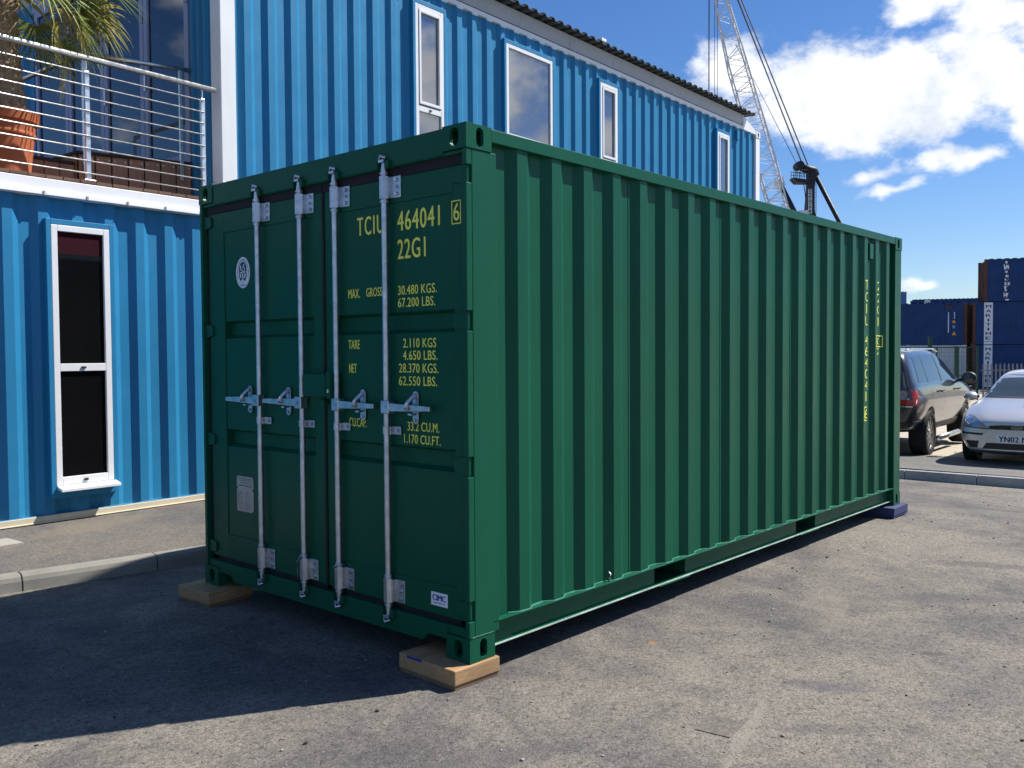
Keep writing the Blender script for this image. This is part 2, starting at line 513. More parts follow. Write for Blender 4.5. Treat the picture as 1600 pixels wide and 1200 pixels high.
# ------------------------------------------------------------------ mesh building helpers
class MB:
    def __init__(s):
        s.v = []
        s.f = []
        s.smooth = False

    def add(s, verts, faces):
        o = len(s.v)
        s.v += [tuple(v) for v in verts]
        s.f += [tuple(i + o for i in f) for f in faces]
        return s

    def box(s, x0, x1, y0, y1, z0, z1):
        v = [(x, y, z) for x in (x0, x1) for y in (y0, y1) for z in (z0, z1)]
        return s.add(v, [(0, 1, 3, 2), (4, 6, 7, 5), (0, 4, 5, 1), (2, 3, 7, 6), (0, 2, 6, 4), (1, 5, 7, 3)])

    def prism(s, poly, axis, a, b):
        """extrude a 2-D outline along an axis ('x': poly=(y,z), 'y': (x,z), 'z': (x,y))"""
        def P(p, t):
            return {'x': (t, p[0], p[1]), 'y': (p[0], t, p[1]), 'z': (p[0], p[1], t)}[axis]
        n = len(poly)
        v = [P(p, a) for p in poly] + [P(p, b) for p in poly]
        f = [tuple(range(n))[::-1], tuple(range(n, 2 * n))]
        f += [(i, (i + 1) % n, n + (i + 1) % n, n + i) for i in range(n)]
        return s.add(v, f)

    def sheet(s, line, axis, a, b):
        """open polyline swept along an axis"""
        def P(p, t):
            return {'x': (t, p[0], p[1]), 'y': (p[0], t, p[1]), 'z': (p[0], p[1], t)}[axis]
        n = len(line)
        v = [P(p, a) for p in line] + [P(p, b) for p in line]
        return s.add(v, [(i, i + 1, n + i + 1, n + i) for i in range(n - 1)])

    def tube(s, path, r, n=8, cap=True):
        path = [Vector(p) for p in path]
        rr = r if isinstance(r, (list, tuple)) else [r] * len(path)
        vs = []
        for k, p in enumerate(path):
            d = (path[min(k + 1, len(path) - 1)] - path[max(k - 1, 0)]).normalized()
            a = d.cross(Vector((0, 0, 1)))
            if a.length < 1e-3:
                a = d.cross(Vector((1, 0, 0)))
            a.normalize()
            b = d.cross(a)
            for j in range(n):
                t = 2 * math.pi * j / n
                vs.append(p + (a * math.cos(t) + b * math.sin(t)) * rr[k])
        f = []
        for k in range(len(path) - 1):
            for j in range(n):
                f.append((k * n + j, k * n + (j + 1) % n, (k + 1) * n + (j + 1) % n, (k + 1) * n + j))
        if cap:
            f.append(tuple(range(n))[::-1])
            f.append(tuple(range((len(path) - 1) * n, len(path) * n)))
        return s.add(vs, f)

    def lathe(s, prof, c, axis='z', n=24):
        """profile (radius, height) turned round an axis through c"""
        vs, f = [], []
        c = Vector(c)
        for (r, h) in prof:
            for j in range(n):
                t = 2 * math.pi * j / n
                a, b = r * math.cos(t), r * math.sin(t)
                vs.append(c + Vector({'z': (a, b, h), 'y': (a, h, b), 'x': (h, a, b)}[axis]))
        for k in range(len(prof) - 1):
            for j in range(n):
                f.append((k * n + j, k * n + (j + 1) % n, (k + 1) * n + (j + 1) % n, (k + 1) * n + j))
        return s.add(vs, f)

    def mesh(s, name, smooth=False):
        me = bpy.data.meshes.new(name)
        me.from_pydata(s.v, [], s.f)
        bm = bmesh.new()
        bm.from_mesh(me)
        bmesh.ops.recalc_face_normals(bm, faces=bm.faces)
        bm.to_mesh(me)
        bm.free()
        if smooth:
            for p in me.polygons:
                p.use_smooth = True
        return me

    def build(s, name, mat, parent=None, loc=None, smooth=False, bevel=0.0, sharp=None, seg=2):
        me = s.mesh(name, smooth)
        if loc is not None:                     # written in world coordinates: move to the parent's frame
            me.transform(Matrix.Translation(-Vector(loc)))
        return link(name, me, mat, parent, bevel, sharp, seg)


def link(name, me, mat, parent=None, bevel=0.0, sharp=None, seg=2):
    o = bpy.data.objects.new(name, me)
    COL.objects.link(o)
    if mat is not None and len(me.materials) == 0:
        me.materials.append(mat)
    if parent is not None:
        o.parent = parent
    if sharp:
        me.polygons.foreach_set('use_smooth', [True] * len(me.polygons))
        me.set_sharp_from_angle(angle=rad(sharp))
    if bevel:
        b = o.modifiers.new('bevel', 'BEVEL')
        b.width = bevel
        b.segments = seg
        b.limit_method = 'ANGLE'
        b.angle_limit = rad(40)
    return o


def thing(name, label, cat, loc=(0, 0, 0), rz=0.0, group=None):
    o = bpy.data.objects.new(name, None)
    o.empty_display_size = 0.2
    COL.objects.link(o)
    o.location = loc
    o.rotation_euler = (0, 0, rz)
    return tag(o, label, cat, group)


def tag(o, label, cat, group=None):
    o['label'] = label
    o['category'] = cat
    if group:
        o['group'] = group
    return o


def structure(o, label=None):
    o['kind'] = 'structure'
    if label:
        o['label'] = label
    return o


def corr(s0, s1, first, pitch, o_in, o_out, ramp=0.060, flat=0.076):
    """trapezoid profile (s, o): starts on the inner flat, ribs every pitch from 'first'"""
    L = [(s0, o_in)]
    x = first
    while x + 2 * ramp + flat < s1 - 0.005:
        L += [(x, o_in), (x + ramp, o_out), (x + ramp + flat, o_out), (x + 2 * ramp + flat, o_in)]
        x += pitch
    L.append((s1, o_in))
    return L


def evaluated(o):
    dg = bpy.context.evaluated_depsgraph_get()
    dg.update()
    return bpy.data.meshes.new_from_object(o.evaluated_get(dg))


def cut(me, cutters):
    """boolean difference of a mesh with cutter meshes"""
    o = bpy.data.objects.new('tmp', me)
    COL.objects.link(o)
    tmp = []
    for c in cutters:
        k = bpy.data.objects.new('tmpc', c)
        COL.objects.link(k)
        b = o.modifiers.new('b', 'BOOLEAN')
        b.operation = 'DIFFERENCE'
        b.solver = 'EXACT'
        b.object = k
        tmp.append(k)
    bpy.context.view_layer.update()
    r = evaluated(o)
    for k in tmp + [o]:
        bpy.data.objects.remove(k, do_unlink=True)
    return r


def text_mesh(body, weight=0.0, spacing=1.0, extrude=0.0):
    cu = bpy.data.curves.new('t', 'FONT')
    cu.body = body
    cu.size = 1.0
    cu.offset = weight
    cu.space_character = spacing
    cu.resolution_u = 3
    cu.extrude = extrude
    o = bpy.data.objects.new('t', cu)
    COL.objects.link(o)
    bpy.context.view_layer.update()
    me = evaluated(o)
    bpy.data.objects.remove(o, do_unlink=True)
    bpy.data.curves.remove(cu)
    return me


def lettering(name, body, origin, right, up, w, h, mat, parent, weight=0.008, spacing=1.0, label=None):
    """text fitted to width w and cap height h; origin = lower-left corner, in the parent's frame"""
    me = text_mesh(body, 0.0, spacing)
    me.materials.clear()
    xs = [v.co.x for v in me.vertices]
    ys = [v.co.y for v in me.vertices]
    x0, x1, y0, y1 = min(xs), max(xs), min(ys), max(ys)
    right, up, origin = Vector(right), Vector(up), Vector(origin)
    for v in me.vertices:
        a = (v.co.x - x0) / max(1e-6, x1 - x0) * w
        b = (v.co.y - y0) / max(1e-6, y1 - y0) * h
        v.co = origin + right * a + up * b
    if weight > 0:                              # heavier strokes: two more layers, each a hair in front of the last
        out = right.cross(up)
        bm = bmesh.new()
        bm.from_mesh(me)
        for k, dx in ((1, -1), (2, 1)):
            tmp = me.copy()
            tmp.transform(Matrix.Translation(right * (dx * weight * h) + out * (0.00015 * k)))
            bm.from_mesh(tmp)
        bm.to_mesh(me)
        bm.free()
    o = link(name, me, mat, parent)
    if label:
        o['label'] = label
    return o


def oval(cx, cy, a, b, n=24, straight=0.0):
    """stadium-like outline"""
    P = []
    for k in range(n):
        t = 2 * math.pi * k / n
        y = b * math.sin(t)
        y += straight if math.sin(t) > 1e-6 else (-straight if math.sin(t) < -1e-6 else 0)
        P.append((cx + a * math.cos(t), cy + y))
    return P


# ================================================================== the setting
def gz(x):
    """yard level: flat round the container, falling gently towards the far stacks"""
    pts = [(-400, 0), (5.4, 0), (6.6, -0.02), (8.5, -0.115), (10.12, -0.2), (10.3, -0.24), (12.5, -0.27), (30, -0.45), (55, -0.66), (900, -0.7)]
    for (a, za), (b, zb) in zip(pts, pts[1:]):
        if x <= b:
            return za + (zb - za) * (x - a) / (b - a)
    return -0.7


xs = [-400, -120, -40, -15, -6, 0, 3, 5.4, 6.0, 6.6, 7.2, 7.9, 8.5, 9.3, 10.12, 10.3, 12.5, 20, 30, 55, 120, 900]
ys = [-600, -100, -30, -8, -3, 0, 3, 8, 30, 100, 600]
g = MB()
g.add([(x, y, gz(x)) for x in xs for y in ys],
      [(i * len(ys) + j, (i + 1) * len(ys) + j, (i + 1) * len(ys) + j + 1, i * len(ys) + j + 1) for i in range(len(xs) - 1) for j in range(len(ys) - 1)])
ground = structure(g.build('ground', M['asphalt'], smooth=True))
sc = MB()
q = [(0.43, -1.05), (0.45, -1.21), (0.27, -1.23), (0.25, -1.08)]
sc.add([(x, y, 0.004) for x, y in q] + [(x, y, -0.02) for x, y in q], [(3, 2, 1, 0), (0, 1, 5, 4), (1, 2, 6, 5), (2, 3, 7, 6), (3, 0, 4, 7)])
sc.build('asphalt_patch', M['pave'], ground, bevel=0.002)

# footway in front of the blue building, behind its kerb
BD = Vector((math.cos(rad(2.2)), math.sin(rad(2.2)), 0))
BN = Vector((-BD.y, BD.x, 0))
BO = Vector((-0.189, 4.912, 0))


def bw(s, off, z):
    p = BO + BD * s + BN * off
    return (p.x, p.y, z)


kerb_line = [(-6.2, 4.335), (-4.0, 4.005), (-0.874, 3.54), (0.502, 3.334), (1.3, 3.24), (3.0, 3.24), (15.0, 3.70)]
KW = 0.14
top, bot = [], []
pv = MB()
for (x, y) in kerb_line:
    s = x + 0.19
    wall = BO + BD * s + BN * 0.08
    pv.v += [(x, y + KW + 0.012, 0.108), (wall.x, wall.y, 0.205), (x, y + KW + 0.012, -0.6), (wall.x, wall.y, -0.6)]
for k in range(len(kerb_line) - 1):
    a, b = 4 * k, 4 * (k + 1)
    pv.f += [(a, b, b + 1, a + 1), (a, a + 2, b + 2, b), (a + 1, b + 1, b + 3, a + 3)]
pv.f += [(0, 1, 3, 2), (len(pv.v) - 4, len(pv.v) - 2, len(pv.v) - 1, len(pv.v) - 3)]
pave = structure(pv.build('footway', M['pave'], smooth=False))


def kerb_stone(name, p, q, mat, parent, width, z0, z1, batter=0.03):
    """one kerb stone from p to q along its front foot, with a rounded front top edge"""
    p, q = Vector((*p, 0)), Vector((*q, 0))
    d = (q - p).normalized()
    n = Vector((-d.y, d.x, 0))
    prof = [(0.0, z0 - 0.1), (batter * 0.5, z1 - 0.045), (batter * 0.9, z1 - 0.016), (batter + 0.022, z1), (width, z1), (width, z0 - 0.1)]
    mb = MB()
    mb.add([(p + n * a + Vector((0, 0, z)))[:] for a, z in prof] + [(q + n * a + Vector((0, 0, z)))[:] for a, z in prof],
           [tuple(range(6))[::-1], tuple(range(6, 12))] + [(i, (i + 1) % 6, 6 + (i + 1) % 6, 6 + i) for i in range(6)])
    return mb.build(name, mat, parent, bevel=0.004)


# kerb stones of the footway, 0.9 m each
def walk(line, start, step):
    pts = []
    segs = [(Vector(a), Vector(b)) for a, b in zip(line, line[1:])]
    t = start
    tot = sum((b - a).length for a, b in segs)
    while t < tot:
        u = t
        for a, b in segs:
            L = (b - a).length
            if u <= L:
                pts.append(tuple(a + (b - a) * (u / L)))
                break
            u -= L
        t += step
    return pts


kp = walk(kerb_line, 0.093, 0.905)
for a, b in zip(kp, kp[1:]):
    va, vb = Vector(a), Vector(b)
    d = (vb - va).normalized() * 0.004
    kerb_stone('kerb_stone', va + d, vb - d, M['kerb'], pave, KW, 0.0, 0.112)
jm = MB()
for (x0, y0), (x1, y1) in zip(kerb_line, kerb_line[1:]):
    v = [(x0, y0 + 0.035, -0.1), (x1, y1 + 0.035, -0.1), (x1, y1 + 0.035, 0.06), (x0, y0 + 0.035, 0.06),
         (x0, y0 + KW + 0.01, 0.1), (x1, y1 + KW + 0.01, 0.1)]
    jm.add(v, [(0, 1, 2, 3), (3, 2, 5, 4)])
jm.build('kerb_bedding', M['joint'], pave)

# access slab let into the footway, at the left
sl = MB()
a = [bw(-0.82, -0.56, 0.172), bw(-0.26, -0.56, 0.172), bw(-0.30, -0.36, 0.187), bw(-0.82, -0.36, 0.187)]
sl.add([(p[0], p[1], p[2] + 0.006) for p in a] + [(p[0], p[1], p[2] - 0.05) for p in a],
       [(0, 1, 2, 3), (0, 4, 5, 1), (1, 5, 6, 2), (2, 6, 7, 3), (3, 7, 4, 0)])
tag(sl.build('access_cover', M['slab'], bevel=0.004), 'pale concrete access cover let into the footway by the blue wall', 'cover')

# raised verge with its kerb on the far right, and the pale apron where the cars stand
vg = MB()
A = [(10.20, 6.0), (10.30, -14.0), (11.86, -14.0), (12.62, 6.0)]
ztop = [-0.07, -0.07, -0.10, -0.10]
vg.add([(x, y, z) for (x, y), z in zip(A, ztop)] + [(x, y, -0.5) for x, y in A],
       [(0, 1, 2, 3), (0, 4, 5, 1), (1, 5, 6, 2), (2, 6, 7, 3), (3, 7, 4, 0)])
verge = structure(vg.build('verge', M['strip']))
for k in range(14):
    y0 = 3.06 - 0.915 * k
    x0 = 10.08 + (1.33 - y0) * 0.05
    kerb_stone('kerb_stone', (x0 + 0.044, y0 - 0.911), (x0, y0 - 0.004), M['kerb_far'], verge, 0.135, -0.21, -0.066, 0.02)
ap = MB()
AX = [(12.625, 6.0, -0.104), (11.865, -14.0, -0.104), (30, -14.0, -0.36), (46, -14, -0.56), (46, 30, -0.56), (30, 20, -0.36), (30, 6, -0.36), (20, 6, -0.22)]
ap.add(AX, [(0, 1, 2, 6, 7), (2, 3, 4, 5, 6)])
structure(ap.build('parking_apron', M['farground']))

# ================================================================== the green container
CL = (0, 0, 0.10)
ctr = thing('shipping_container', 'dark green twenty foot shipping container raised on timber blocks', 'container', CL)


def DP(y, z, X=0.034):
    """door-end point written at x = 0, carried along to the plane x = X"""
    k = (X + 3.0658) / 3.0658
    return (-3.0 + (y + 3.0) * k, 1.5928 + (z - 1.5928) * k)


L, Wd, H = 6.058, 2.438, 2.591
Z0, Z1 = 0.10, 2.691


def casting(name, x, y, z, sx, sy):
    mb = MB().box(0, 0.178, 0, 0.162, 0, 0.118)
    me = mb.mesh('casting')
    c1 = MB().prism(oval(0.081, 0.059, 0.030, 0.030, 20, 0.014), 'x', -0.02, 0.06).mesh('c')       # end hole
    c2 = MB().prism(oval(0.095, 0.059, 0.026, 0.026, 20, 0.020), 'y', -0.02, 0.06).mesh('c')       # side hole
    c3 = MB().prism(oval(0.092, 0.081, 0.045, 0.031, 20, 0.0), 'z', (0.06 if z > 1 else -0.02), (0.14 if z > 1 else 0.06)).mesh('c')
    core = MB().box(0.022, 0.156, 0.02, 0.142, 0.022, 0.096).mesh('c')
    r = cut(me, [core])
    r = cut(r, [c1]); r = cut(r, [c2]); r = cut(r, [c3])
    for v in r.vertices:
        v.co = Vector((x + sx * v.co.x, y + sy * v.co.y, z + v.co.z - Z0))
    if sx * sy < 0:
        r.flip_normals()
    return link(name, r, M['green'], ctr, 0.004)


for xx, sx in ((0, 1), (L, -1)):
    for yy, sy in ((0, 1), (Wd, -1)):
        for zz in (Z0, Z1 - 0.118):
            casting('corner_casting', xx, yy, zz, sx, sy)

NOTCH = [(0.30, 0.398), (1.002, 1.099), (1.705, 1.80), (2.41, 2.494)]
# door-end corner posts: stout box behind, thin front lip in pieces between the hinge slots
for side in (0, 1):
    def Y(v):
        return v if side == 0 else Wd - v
    p = MB()
    p.box(0.042, 0.214, min(Y(0.004), Y(0.10)), max(Y(0.004), Y(0.10)), 0.2185, 2.5725)
    zz = [0.2185] + [q for ab in NOTCH for q in ab] + [2.5725]
    for k in range(0, len(zz), 2):
        p.box(0.002, 0.0415, min(Y(0.004), Y(0.032)), max(Y(0.004), Y(0.032)), zz[k], zz[k + 1])
    p.build('corner_post', M['green'], ctr, CL, bevel=0.004)
    # weld bead between post and lower casting
    wbd = MB()
    path = [(0.004 + 0.0215 * k, Y(0.002), 0.221 + random.uniform(-0.002, 0.002)) for k in range(9)]
    wbd.tube(path, 0.0045, 6)
    wbd.build('weld_bead', M['green'], ctr, CL, smooth=True)
    e = MB().box(5.884, L - 0.004, min(Y(0.004), Y(0.10)), max(Y(0.004), Y(0.10)), 0.2185, 2.5725)
    e.build('corner_post', M['green'], ctr, CL, bevel=0.004)

# side walls
for side in (0, 1):
    def Y(v):
        return v if side == 0 else Wd - v
    prof = corr(0.212, 5.886, 0.320, 0.2783, Y(0.0465), Y(0.012))
    sw = MB().sheet(prof, 'z', 0.27, 2.634)
    wall = sw.build('side_wall', M['green'], ctr, CL, bevel=0.007)
    sd_ = MB()
    for k in (4, 8, 12, 16):
        xx = 0.320 + 0.2783 * k - 0.02
        sd_.box(xx, xx + 0.005, min(Y(0.044), Y(0.046)), max(Y(0.044), Y(0.046)), 0.27, 2.63)
    sd_.build('seam', M['green'], wall, CL)
    r = MB().box(0.179, L - 0.179, min(Y(0.002), Y(0.062)), max(Y(0.002), Y(0.062)), 2.622, 2.688)
    r.build('top_rail', M['green'], ctr, CL, bevel=0.004)
    # bottom rail: an outward channel with two fork pockets
    br = MB()
    ya, yb, yw = Y(0.004), Y(0.066), Y(0.060)
    br.box(0.172, 5.884, min(ya, yb), max(ya, yb), 0.262, 0.270)
    yf = Y(0.034)
    br.box(0.172, 5.884, min(yf, yb), max(yf, yb), 0.136, 0.143)
    cuts = [0.172, 1.72, 2.09, 3.80, 4.17, 5.884]
    for k in range(0, 6, 2):
        br.box(cuts[k], cuts[k + 1], min(yw, yb), max(yw, yb), 0.1432, 0.2618)
    br.build('bottom_rail', M['green'], ctr, CL, bevel=0.002)
    yl0, yl1 = Y(0.026), Y(0.0338)
    MB().box(0.174, 5.884, min(yl0, yl1), max(yl0, yl1), 0.1365, 0.1425).build('rail_lip', M['pale_edge'], ctr, CL)  # thin strip along the bottom flange, much paler than the rail
    # bead added along the rib feet, its pale colour imitating sun glints there
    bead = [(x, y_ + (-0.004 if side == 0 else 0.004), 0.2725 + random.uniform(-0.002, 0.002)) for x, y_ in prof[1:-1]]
    MB().tube(bead, 0.0045, 6).build('glint_bead', M['foot_glint'], wall, CL)
    # plate gusset at the door end of the rail
    gp = MB().box(0.174, 0.36, min(Y(0.050), Y(0.058)), max(Y(0.050), Y(0.058)), 0.1435, 0.2615)
    gp.build('rail_gusset', M['green'], ctr, CL, bevel=0.002)
hk = MB().tube([(1.185, 0.036, 0.275), (1.185, 0.018, 0.285), (1.185, 0.016, 0.315), (1.185, 0.032, 0.327)], 0.005, 8)
hk.build('lashing_ring', M['galv'], ctr, CL, smooth=True)
# fork pockets, roof, floor and back wall
for (a, b) in ((1.72, 2.09), (3.80, 4.17)):
    t = MB()
    for x in (a - 0.006, b):
        t.box(x, x + 0.006, 0.068, Wd - 0.068, 0.145, 0.26)
    t.box(a, b, 0.068, Wd - 0.068, 0.2602, 0.264)
    t.box(a, b, 0.02, 0.30, 0.130, 0.1355)
    t.build('fork_pocket', M['green'], ctr, CL)
cm = MB()
for k in range(18):
    x = 0.30 + 0.32 * k
    if 1.68 < x < 2.12 or 3.76 < x < 4.2:
        continue
    cm.box(x, x + 0.045, 0.07, Wd - 0.07, 0.145, 0.255)
cm.build('cross_members', M['green'], ctr, CL)
MB().box(0.12, 5.95, 0.067, Wd - 0.067, 0.2705, 0.298).build('floor', M['ply'], ctr, CL)
rp = corr(0.10, 5.96, 0.2, 0.209, 2.667, 2.686, 0.03, 0.09)
MB().sheet(rp, 'y', 0.06, Wd - 0.06).build('roof', M['green'], ctr, CL)
bp = corr(0.1, Wd - 0.1, 0.14, 0.25, 6.0, 6.04)
MB().sheet([(b, a) for a, b in bp], 'z', 0.25, 2.64).build('end_wall', M['green'], ctr, CL)
MB().box(5.99, 6.05, 0.165, Wd - 0.165, 2.60, 2.688).build('end_header', M['green'], ctr, CL, bevel=0.003)
MB().box(5.99, 6.05, 0.165, Wd - 0.165, 0.13, 0.26).build('end_sill', M['green'], ctr, CL, bevel=0.003)
# door header and sill
MB().box(0.006, 0.11, 0.1625, Wd - 0.1625, 2.556, 2.686).box(0.012, 0.10, 0.033, Wd - 0.033, 2.552, 2.572).build('door_header', M['green'], ctr, CL, bevel=0.005)
sill = MB().prism([(0.1625, 0.19), (0.30, 0.19), (0.34, 0.150), (Wd - 0.34, 0.150), (Wd - 0.30, 0.19), (Wd - 0.1625, 0.19), (Wd - 0.1625, 0.262), (0.1625, 0.262)], 'x', 0.006, 0.12)
sill.box(0.012, 0.10, 0.034, Wd - 0.034, 0.2185, 0.2615)
sill.build('door_sill', M['green'], ctr, CL, bevel=0.004)

XF = 0.030      # door face
XP = 0.036      # door panel, a little behind the frame
DOORS = []
for side, (ya, yb) in enumerate(((0.037, 1.140), (1.160, 2.372))):
    z0, z1 = 0.290, 2.503
    d = MB()
    iy0, iy1 = (0.118, 1.066) if side == 0 else (1.250, 2.196)
    iz0, iz1 = 0.445, 2.375
    d.box(XF, 0.085, ya, iy0, z0, z1)
    d.box(XF, 0.085, iy1, yb, z0, z1)
    d.box(XF, 0.085, iy0, iy1, z0, iz0)
    d.box(XF, 0.085, iy0, iy1, iz1, z1)
    dr = d.build('door', M['green'], ctr, CL, bevel=0.002)
    DOORS.append(dr)
    line = [(XP, iz0)]
    for zc in (1.069, 1.757):
        line += [(XP, zc - 0.055), (XP + 0.040, zc - 0.036), (XP + 0.040, zc + 0.040), (XP, zc + 0.055)]
    line.append((XP, iz1))
    pn = MB().sheet(line, 'y', iy0 - 0.001, iy1 + 0.001)
    pnl = pn.build('door_panel', M['green'], dr, CL)
    # rubber seal round the leaf
    gk = MB()
    gk.box(0.026, 0.07, ya - 0.004, yb + 0.0095, z1 + 0.0005, 2.5515)
    gk.box(0.042, 0.07, ya - 0.03, yb + 0.03, 0.2622, z0 - 0.0005)
    if side == 0:
        gk.box(0.024, 0.07, yb + 0.0005, yb + 0.0195, z0, z1)
        gk.box(0.045, 0.07, 0.0325, ya - 0.0005, z0, z1)
    else:
        gk.box(0.036, 0.07, yb + 0.0005, Wd - 0.0325, z0, z1)
    gk.build('door_seal', M['gasket'], dr, CL)

# hinges
for side in (0, 1):
    for zc in (0.349, 1.051, 1.753, 2.452):
        h = MB()
        def Y(v):
            return v if side == 0 else Wd - v
        pts = [(Y(0.034), zc - 0.044), (Y(0.10), zc - 0.034), (Y(0.115), zc - 0.024), (Y(0.115), zc + 0.024), (Y(0.10), zc + 0.034), (Y(0.034), zc + 0.044)]
        h.prism(pts, 'x', 0.016, 0.0295)
        h.tube([(0.022, Y(0.022), zc - 0.043), (0.022, Y(0.022), zc + 0.043)], 0.010, 10)
        ho = h.build('hinge', M['green'], DOORS[side], CL, bevel=0.002)
        lg = 0.0155 if side == 0 else 0.0045
        MB().box(0.003 if side else 0.014, 0.0415, min(Y(lg), Y(0.0318)), max(Y(lg), Y(0.0318)), zc - 0.0485, zc + 0.0485).build('hinge_lug', M['green'], ho, CL)

# locking rods
RODS = [(0.592, 0), (1.008, 0), (1.332, 1), (1.766, 1)]
XR = 0.004


def rod(i, y0, side):
    y, zt = DP(y0, 2.612, XR)
    _, zb = DP(y0, 0.20, XR)
    rb = MB().tube([(XR, y, zb + 0.055), (XR, y, zt - 0.055)], 0.0172, 14)
    ro = rb.build('locking_rod', M['galv'], DOORS[side], CL, sharp=40)
    for (za, zb2) in ((0.298, 0.425), (2.394, 2.512)):
        _, a = DP(0, za, XR); _, b = DP(0, zb2, XR)
        k = MB()
        k.tube([(XR, y, a), (XR, y, b)], 0.0265, 6)
        k.tube([(XR, y, b + 0.006), (XR, y, b + 0.020)], 0.0225, 14)
        k.tube([(XR, y, a - 0.019), (XR, y, a - 0.006)], 0.0225, 14)
        k.box(0.0225, 0.0298, y - 0.105, y + 0.03, a + 0.004, b - 0.004)
        k.box(0.0, 0.0295, y - 0.036, y - 0.029, a + 0.004, b - 0.004)
        br_ = k.build('rod_bracket', M['galv'], DOORS[side], CL, bevel=0.0015)
        for zz, rb_ in ((a + 0.024, 0.011), ((a + b) / 2, 0.008), (b - 0.024, 0.011)):
            MB().tube([(0.0115, y - 0.074, zz), (0.0225, y - 0.074, zz)], rb_, 6).build('bolt', M['galv'], br_, CL)
    # cam heads and keepers
    for top in (0, 1):
        sgn = 1 if top else -1
        zc = (zt - 0.045) if top else (zb + 0.045)
        cmh = MB()
        cmh.tube([(XR, y, zc - 0.03 * sgn), (XR, y, zc + 0.012 * sgn)], 0.0145, 10)
        cmh.box(XR - 0.024, XR + 0.016, y - 0.020, y + 0.020, min(zc + 0.012 * sgn, zc + 0.028 * sgn), max(zc + 0.012 * sgn, zc + 0.028 * sgn))
        cmh.tube([(XR - 0.012, y + 0.022, zc + 0.034 * sgn), (XR - 0.024, y + 0.002, zc + 0.046 * sgn), (XR - 0.008, y - 0.022, zc + 0.036 * sgn)], 0.0085, 8)
        cmh.build('cam_head', M['galv'], DOORS[side], CL, bevel=0.002)
        MB().box(-0.016, 0.006, y - 0.052, y - 0.030, zc - 0.022, zc + 0.022).build('cam_keeper', M['green'], ctr, CL, bevel=0.003)
        MB().box(-0.020, 0.006, y + 0.028, y + 0.046, zc - 0.018, zc + 0.020).build('cam_keeper', M['green'], ctr, CL, bevel=0.003)
    # guide strap below the handle
    _, zg = DP(0, 1.2, XR)
    gs = MB()
    gs.tube([(XR, y, zg - 0.020), (XR, y, zg + 0.020)], 0.0215, 12)
    gs.box(0.0225, 0.0298, y - 0.088, y + 0.02, zg - 0.021, zg + 0.021)
    gs.box(-0.002, 0.0295, y - 0.034, y - 0.028, zg - 0.021, zg + 0.021)
    go = gs.build('rod_guide', M['galv'], DOORS[side], CL, bevel=0.001)
    MB().tube([(0.013, y - 0.062, zg), (0.0225, y - 0.062, zg)], 0.010, 6).build('bolt', M['galv'], go, CL)
    return y


ROD_Y = [rod(i, y, s) for i, (y, s) in enumerate(RODS)]
HANDLES = [(0, 0.254, 0.386), (1, 0.684, 0.803), (2, 1.715, 1.487), (3, 2.128, 1.894)]
for (i, yend, ylat) in HANDLES:
    side = RODS[i][1]
    y = ROD_Y[i]
    ye = DP(yend, 0, 0.0)[0]
    yl = DP(ylat, 0, 0.01)[0]
    zc = 1.321
    sg = 1 if ye > y else -1
    hub = MB().box(XR - 0.026, XR + 0.024, min(y - 0.02 * sg, y + 0.042 * sg), max(y - 0.02 * sg, y + 0.042 * sg), zc - 0.034, zc + 0.034)
    ho = hub.build('handle_hub', M['galv'], DOORS[side], CL, bevel=0.004)
    hd = MB()
    y1 = y + 0.035 * sg
    pts = [(y1, zc - 0.022), (ye, zc - 0.012), (ye, zc + 0.013), (y1, zc + 0.022)]
    hd.prism(pts, 'x', XR - 0.020, XR - 0.004)
    hd.build('handle', M['galv'], DOORS[side], CL, bevel=0.003)
    MB().tube([(XR - 0.032, y + 0.018 * sg, zc), (XR - 0.02, y + 0.018 * sg, zc)], 0.008, 10).build('rivet', M['galv'], ho, CL)
    lp = MB()
    lp.prism([(yl + 0.022 * math.cos(t * math.pi / 8), zc + 0.012 + 0.052 + 0.022 * math.sin(t * math.pi / 8)) for t in range(0, 9)] +
             [(yl - 0.022 * math.cos(t * math.pi / 8), zc - 0.060 - 0.022 * math.sin(t * math.pi / 8)) for t in range(0, 9)], 'x', 0.0235, 0.0298)
    lp.tube([(0.020, yl, zc + 0.066), (0.004, yl + 0.004, zc + 0.052), (-0.022, yl + 0.012, zc + 0.026), (-0.030, yl + 0.016, zc + 0.004), (-0.026, yl + 0.016, zc - 0.012)], [0.012, 0.013, 0.012, 0.011, 0.010], 6)
    lp.box(-0.018, 0.0235, yl - 0.014, yl + 0.014, zc - 0.036, zc - 0.026)
    lo = lp.build('handle_latch', M['galv'], DOORS[side], CL, bevel=0.001)
    for dz in (0.068, -0.062):
        MB().tube([(0.012, yl, zc + dz), (0.0235, yl, zc + dz)], 0.009, 6).build('bolt', M['galv'], lo, CL)

# seal wires on two of the lower brackets
for (y0, k) in ((1.332, 0), (1.008, 1)):
    y = DP(y0, 0, XR)[0]
    if k == 0:
        path = [(0.0, y - 0.026, 0.452), (-0.024, y + 0.0, 0.435), (-0.026, y + 0.03, 0.395), (-0.02, y + 0.036, 0.34), (-0.02, y + 0.034, 0.285)]
    else:
        path = [(XR + 0.030 * math.cos(t), y + 0.034 * math.sin(t), 0.418 - 0.022 * math.sin(t + 0.4)) for t in [j * 2 * math.pi / 14 for j in range(15)]]
    MB().tube(path, 0.0042, 6).build('seal_wire', M['galv'], DOORS[RODS[2][1] if k == 0 else 0], CL, smooth=True)

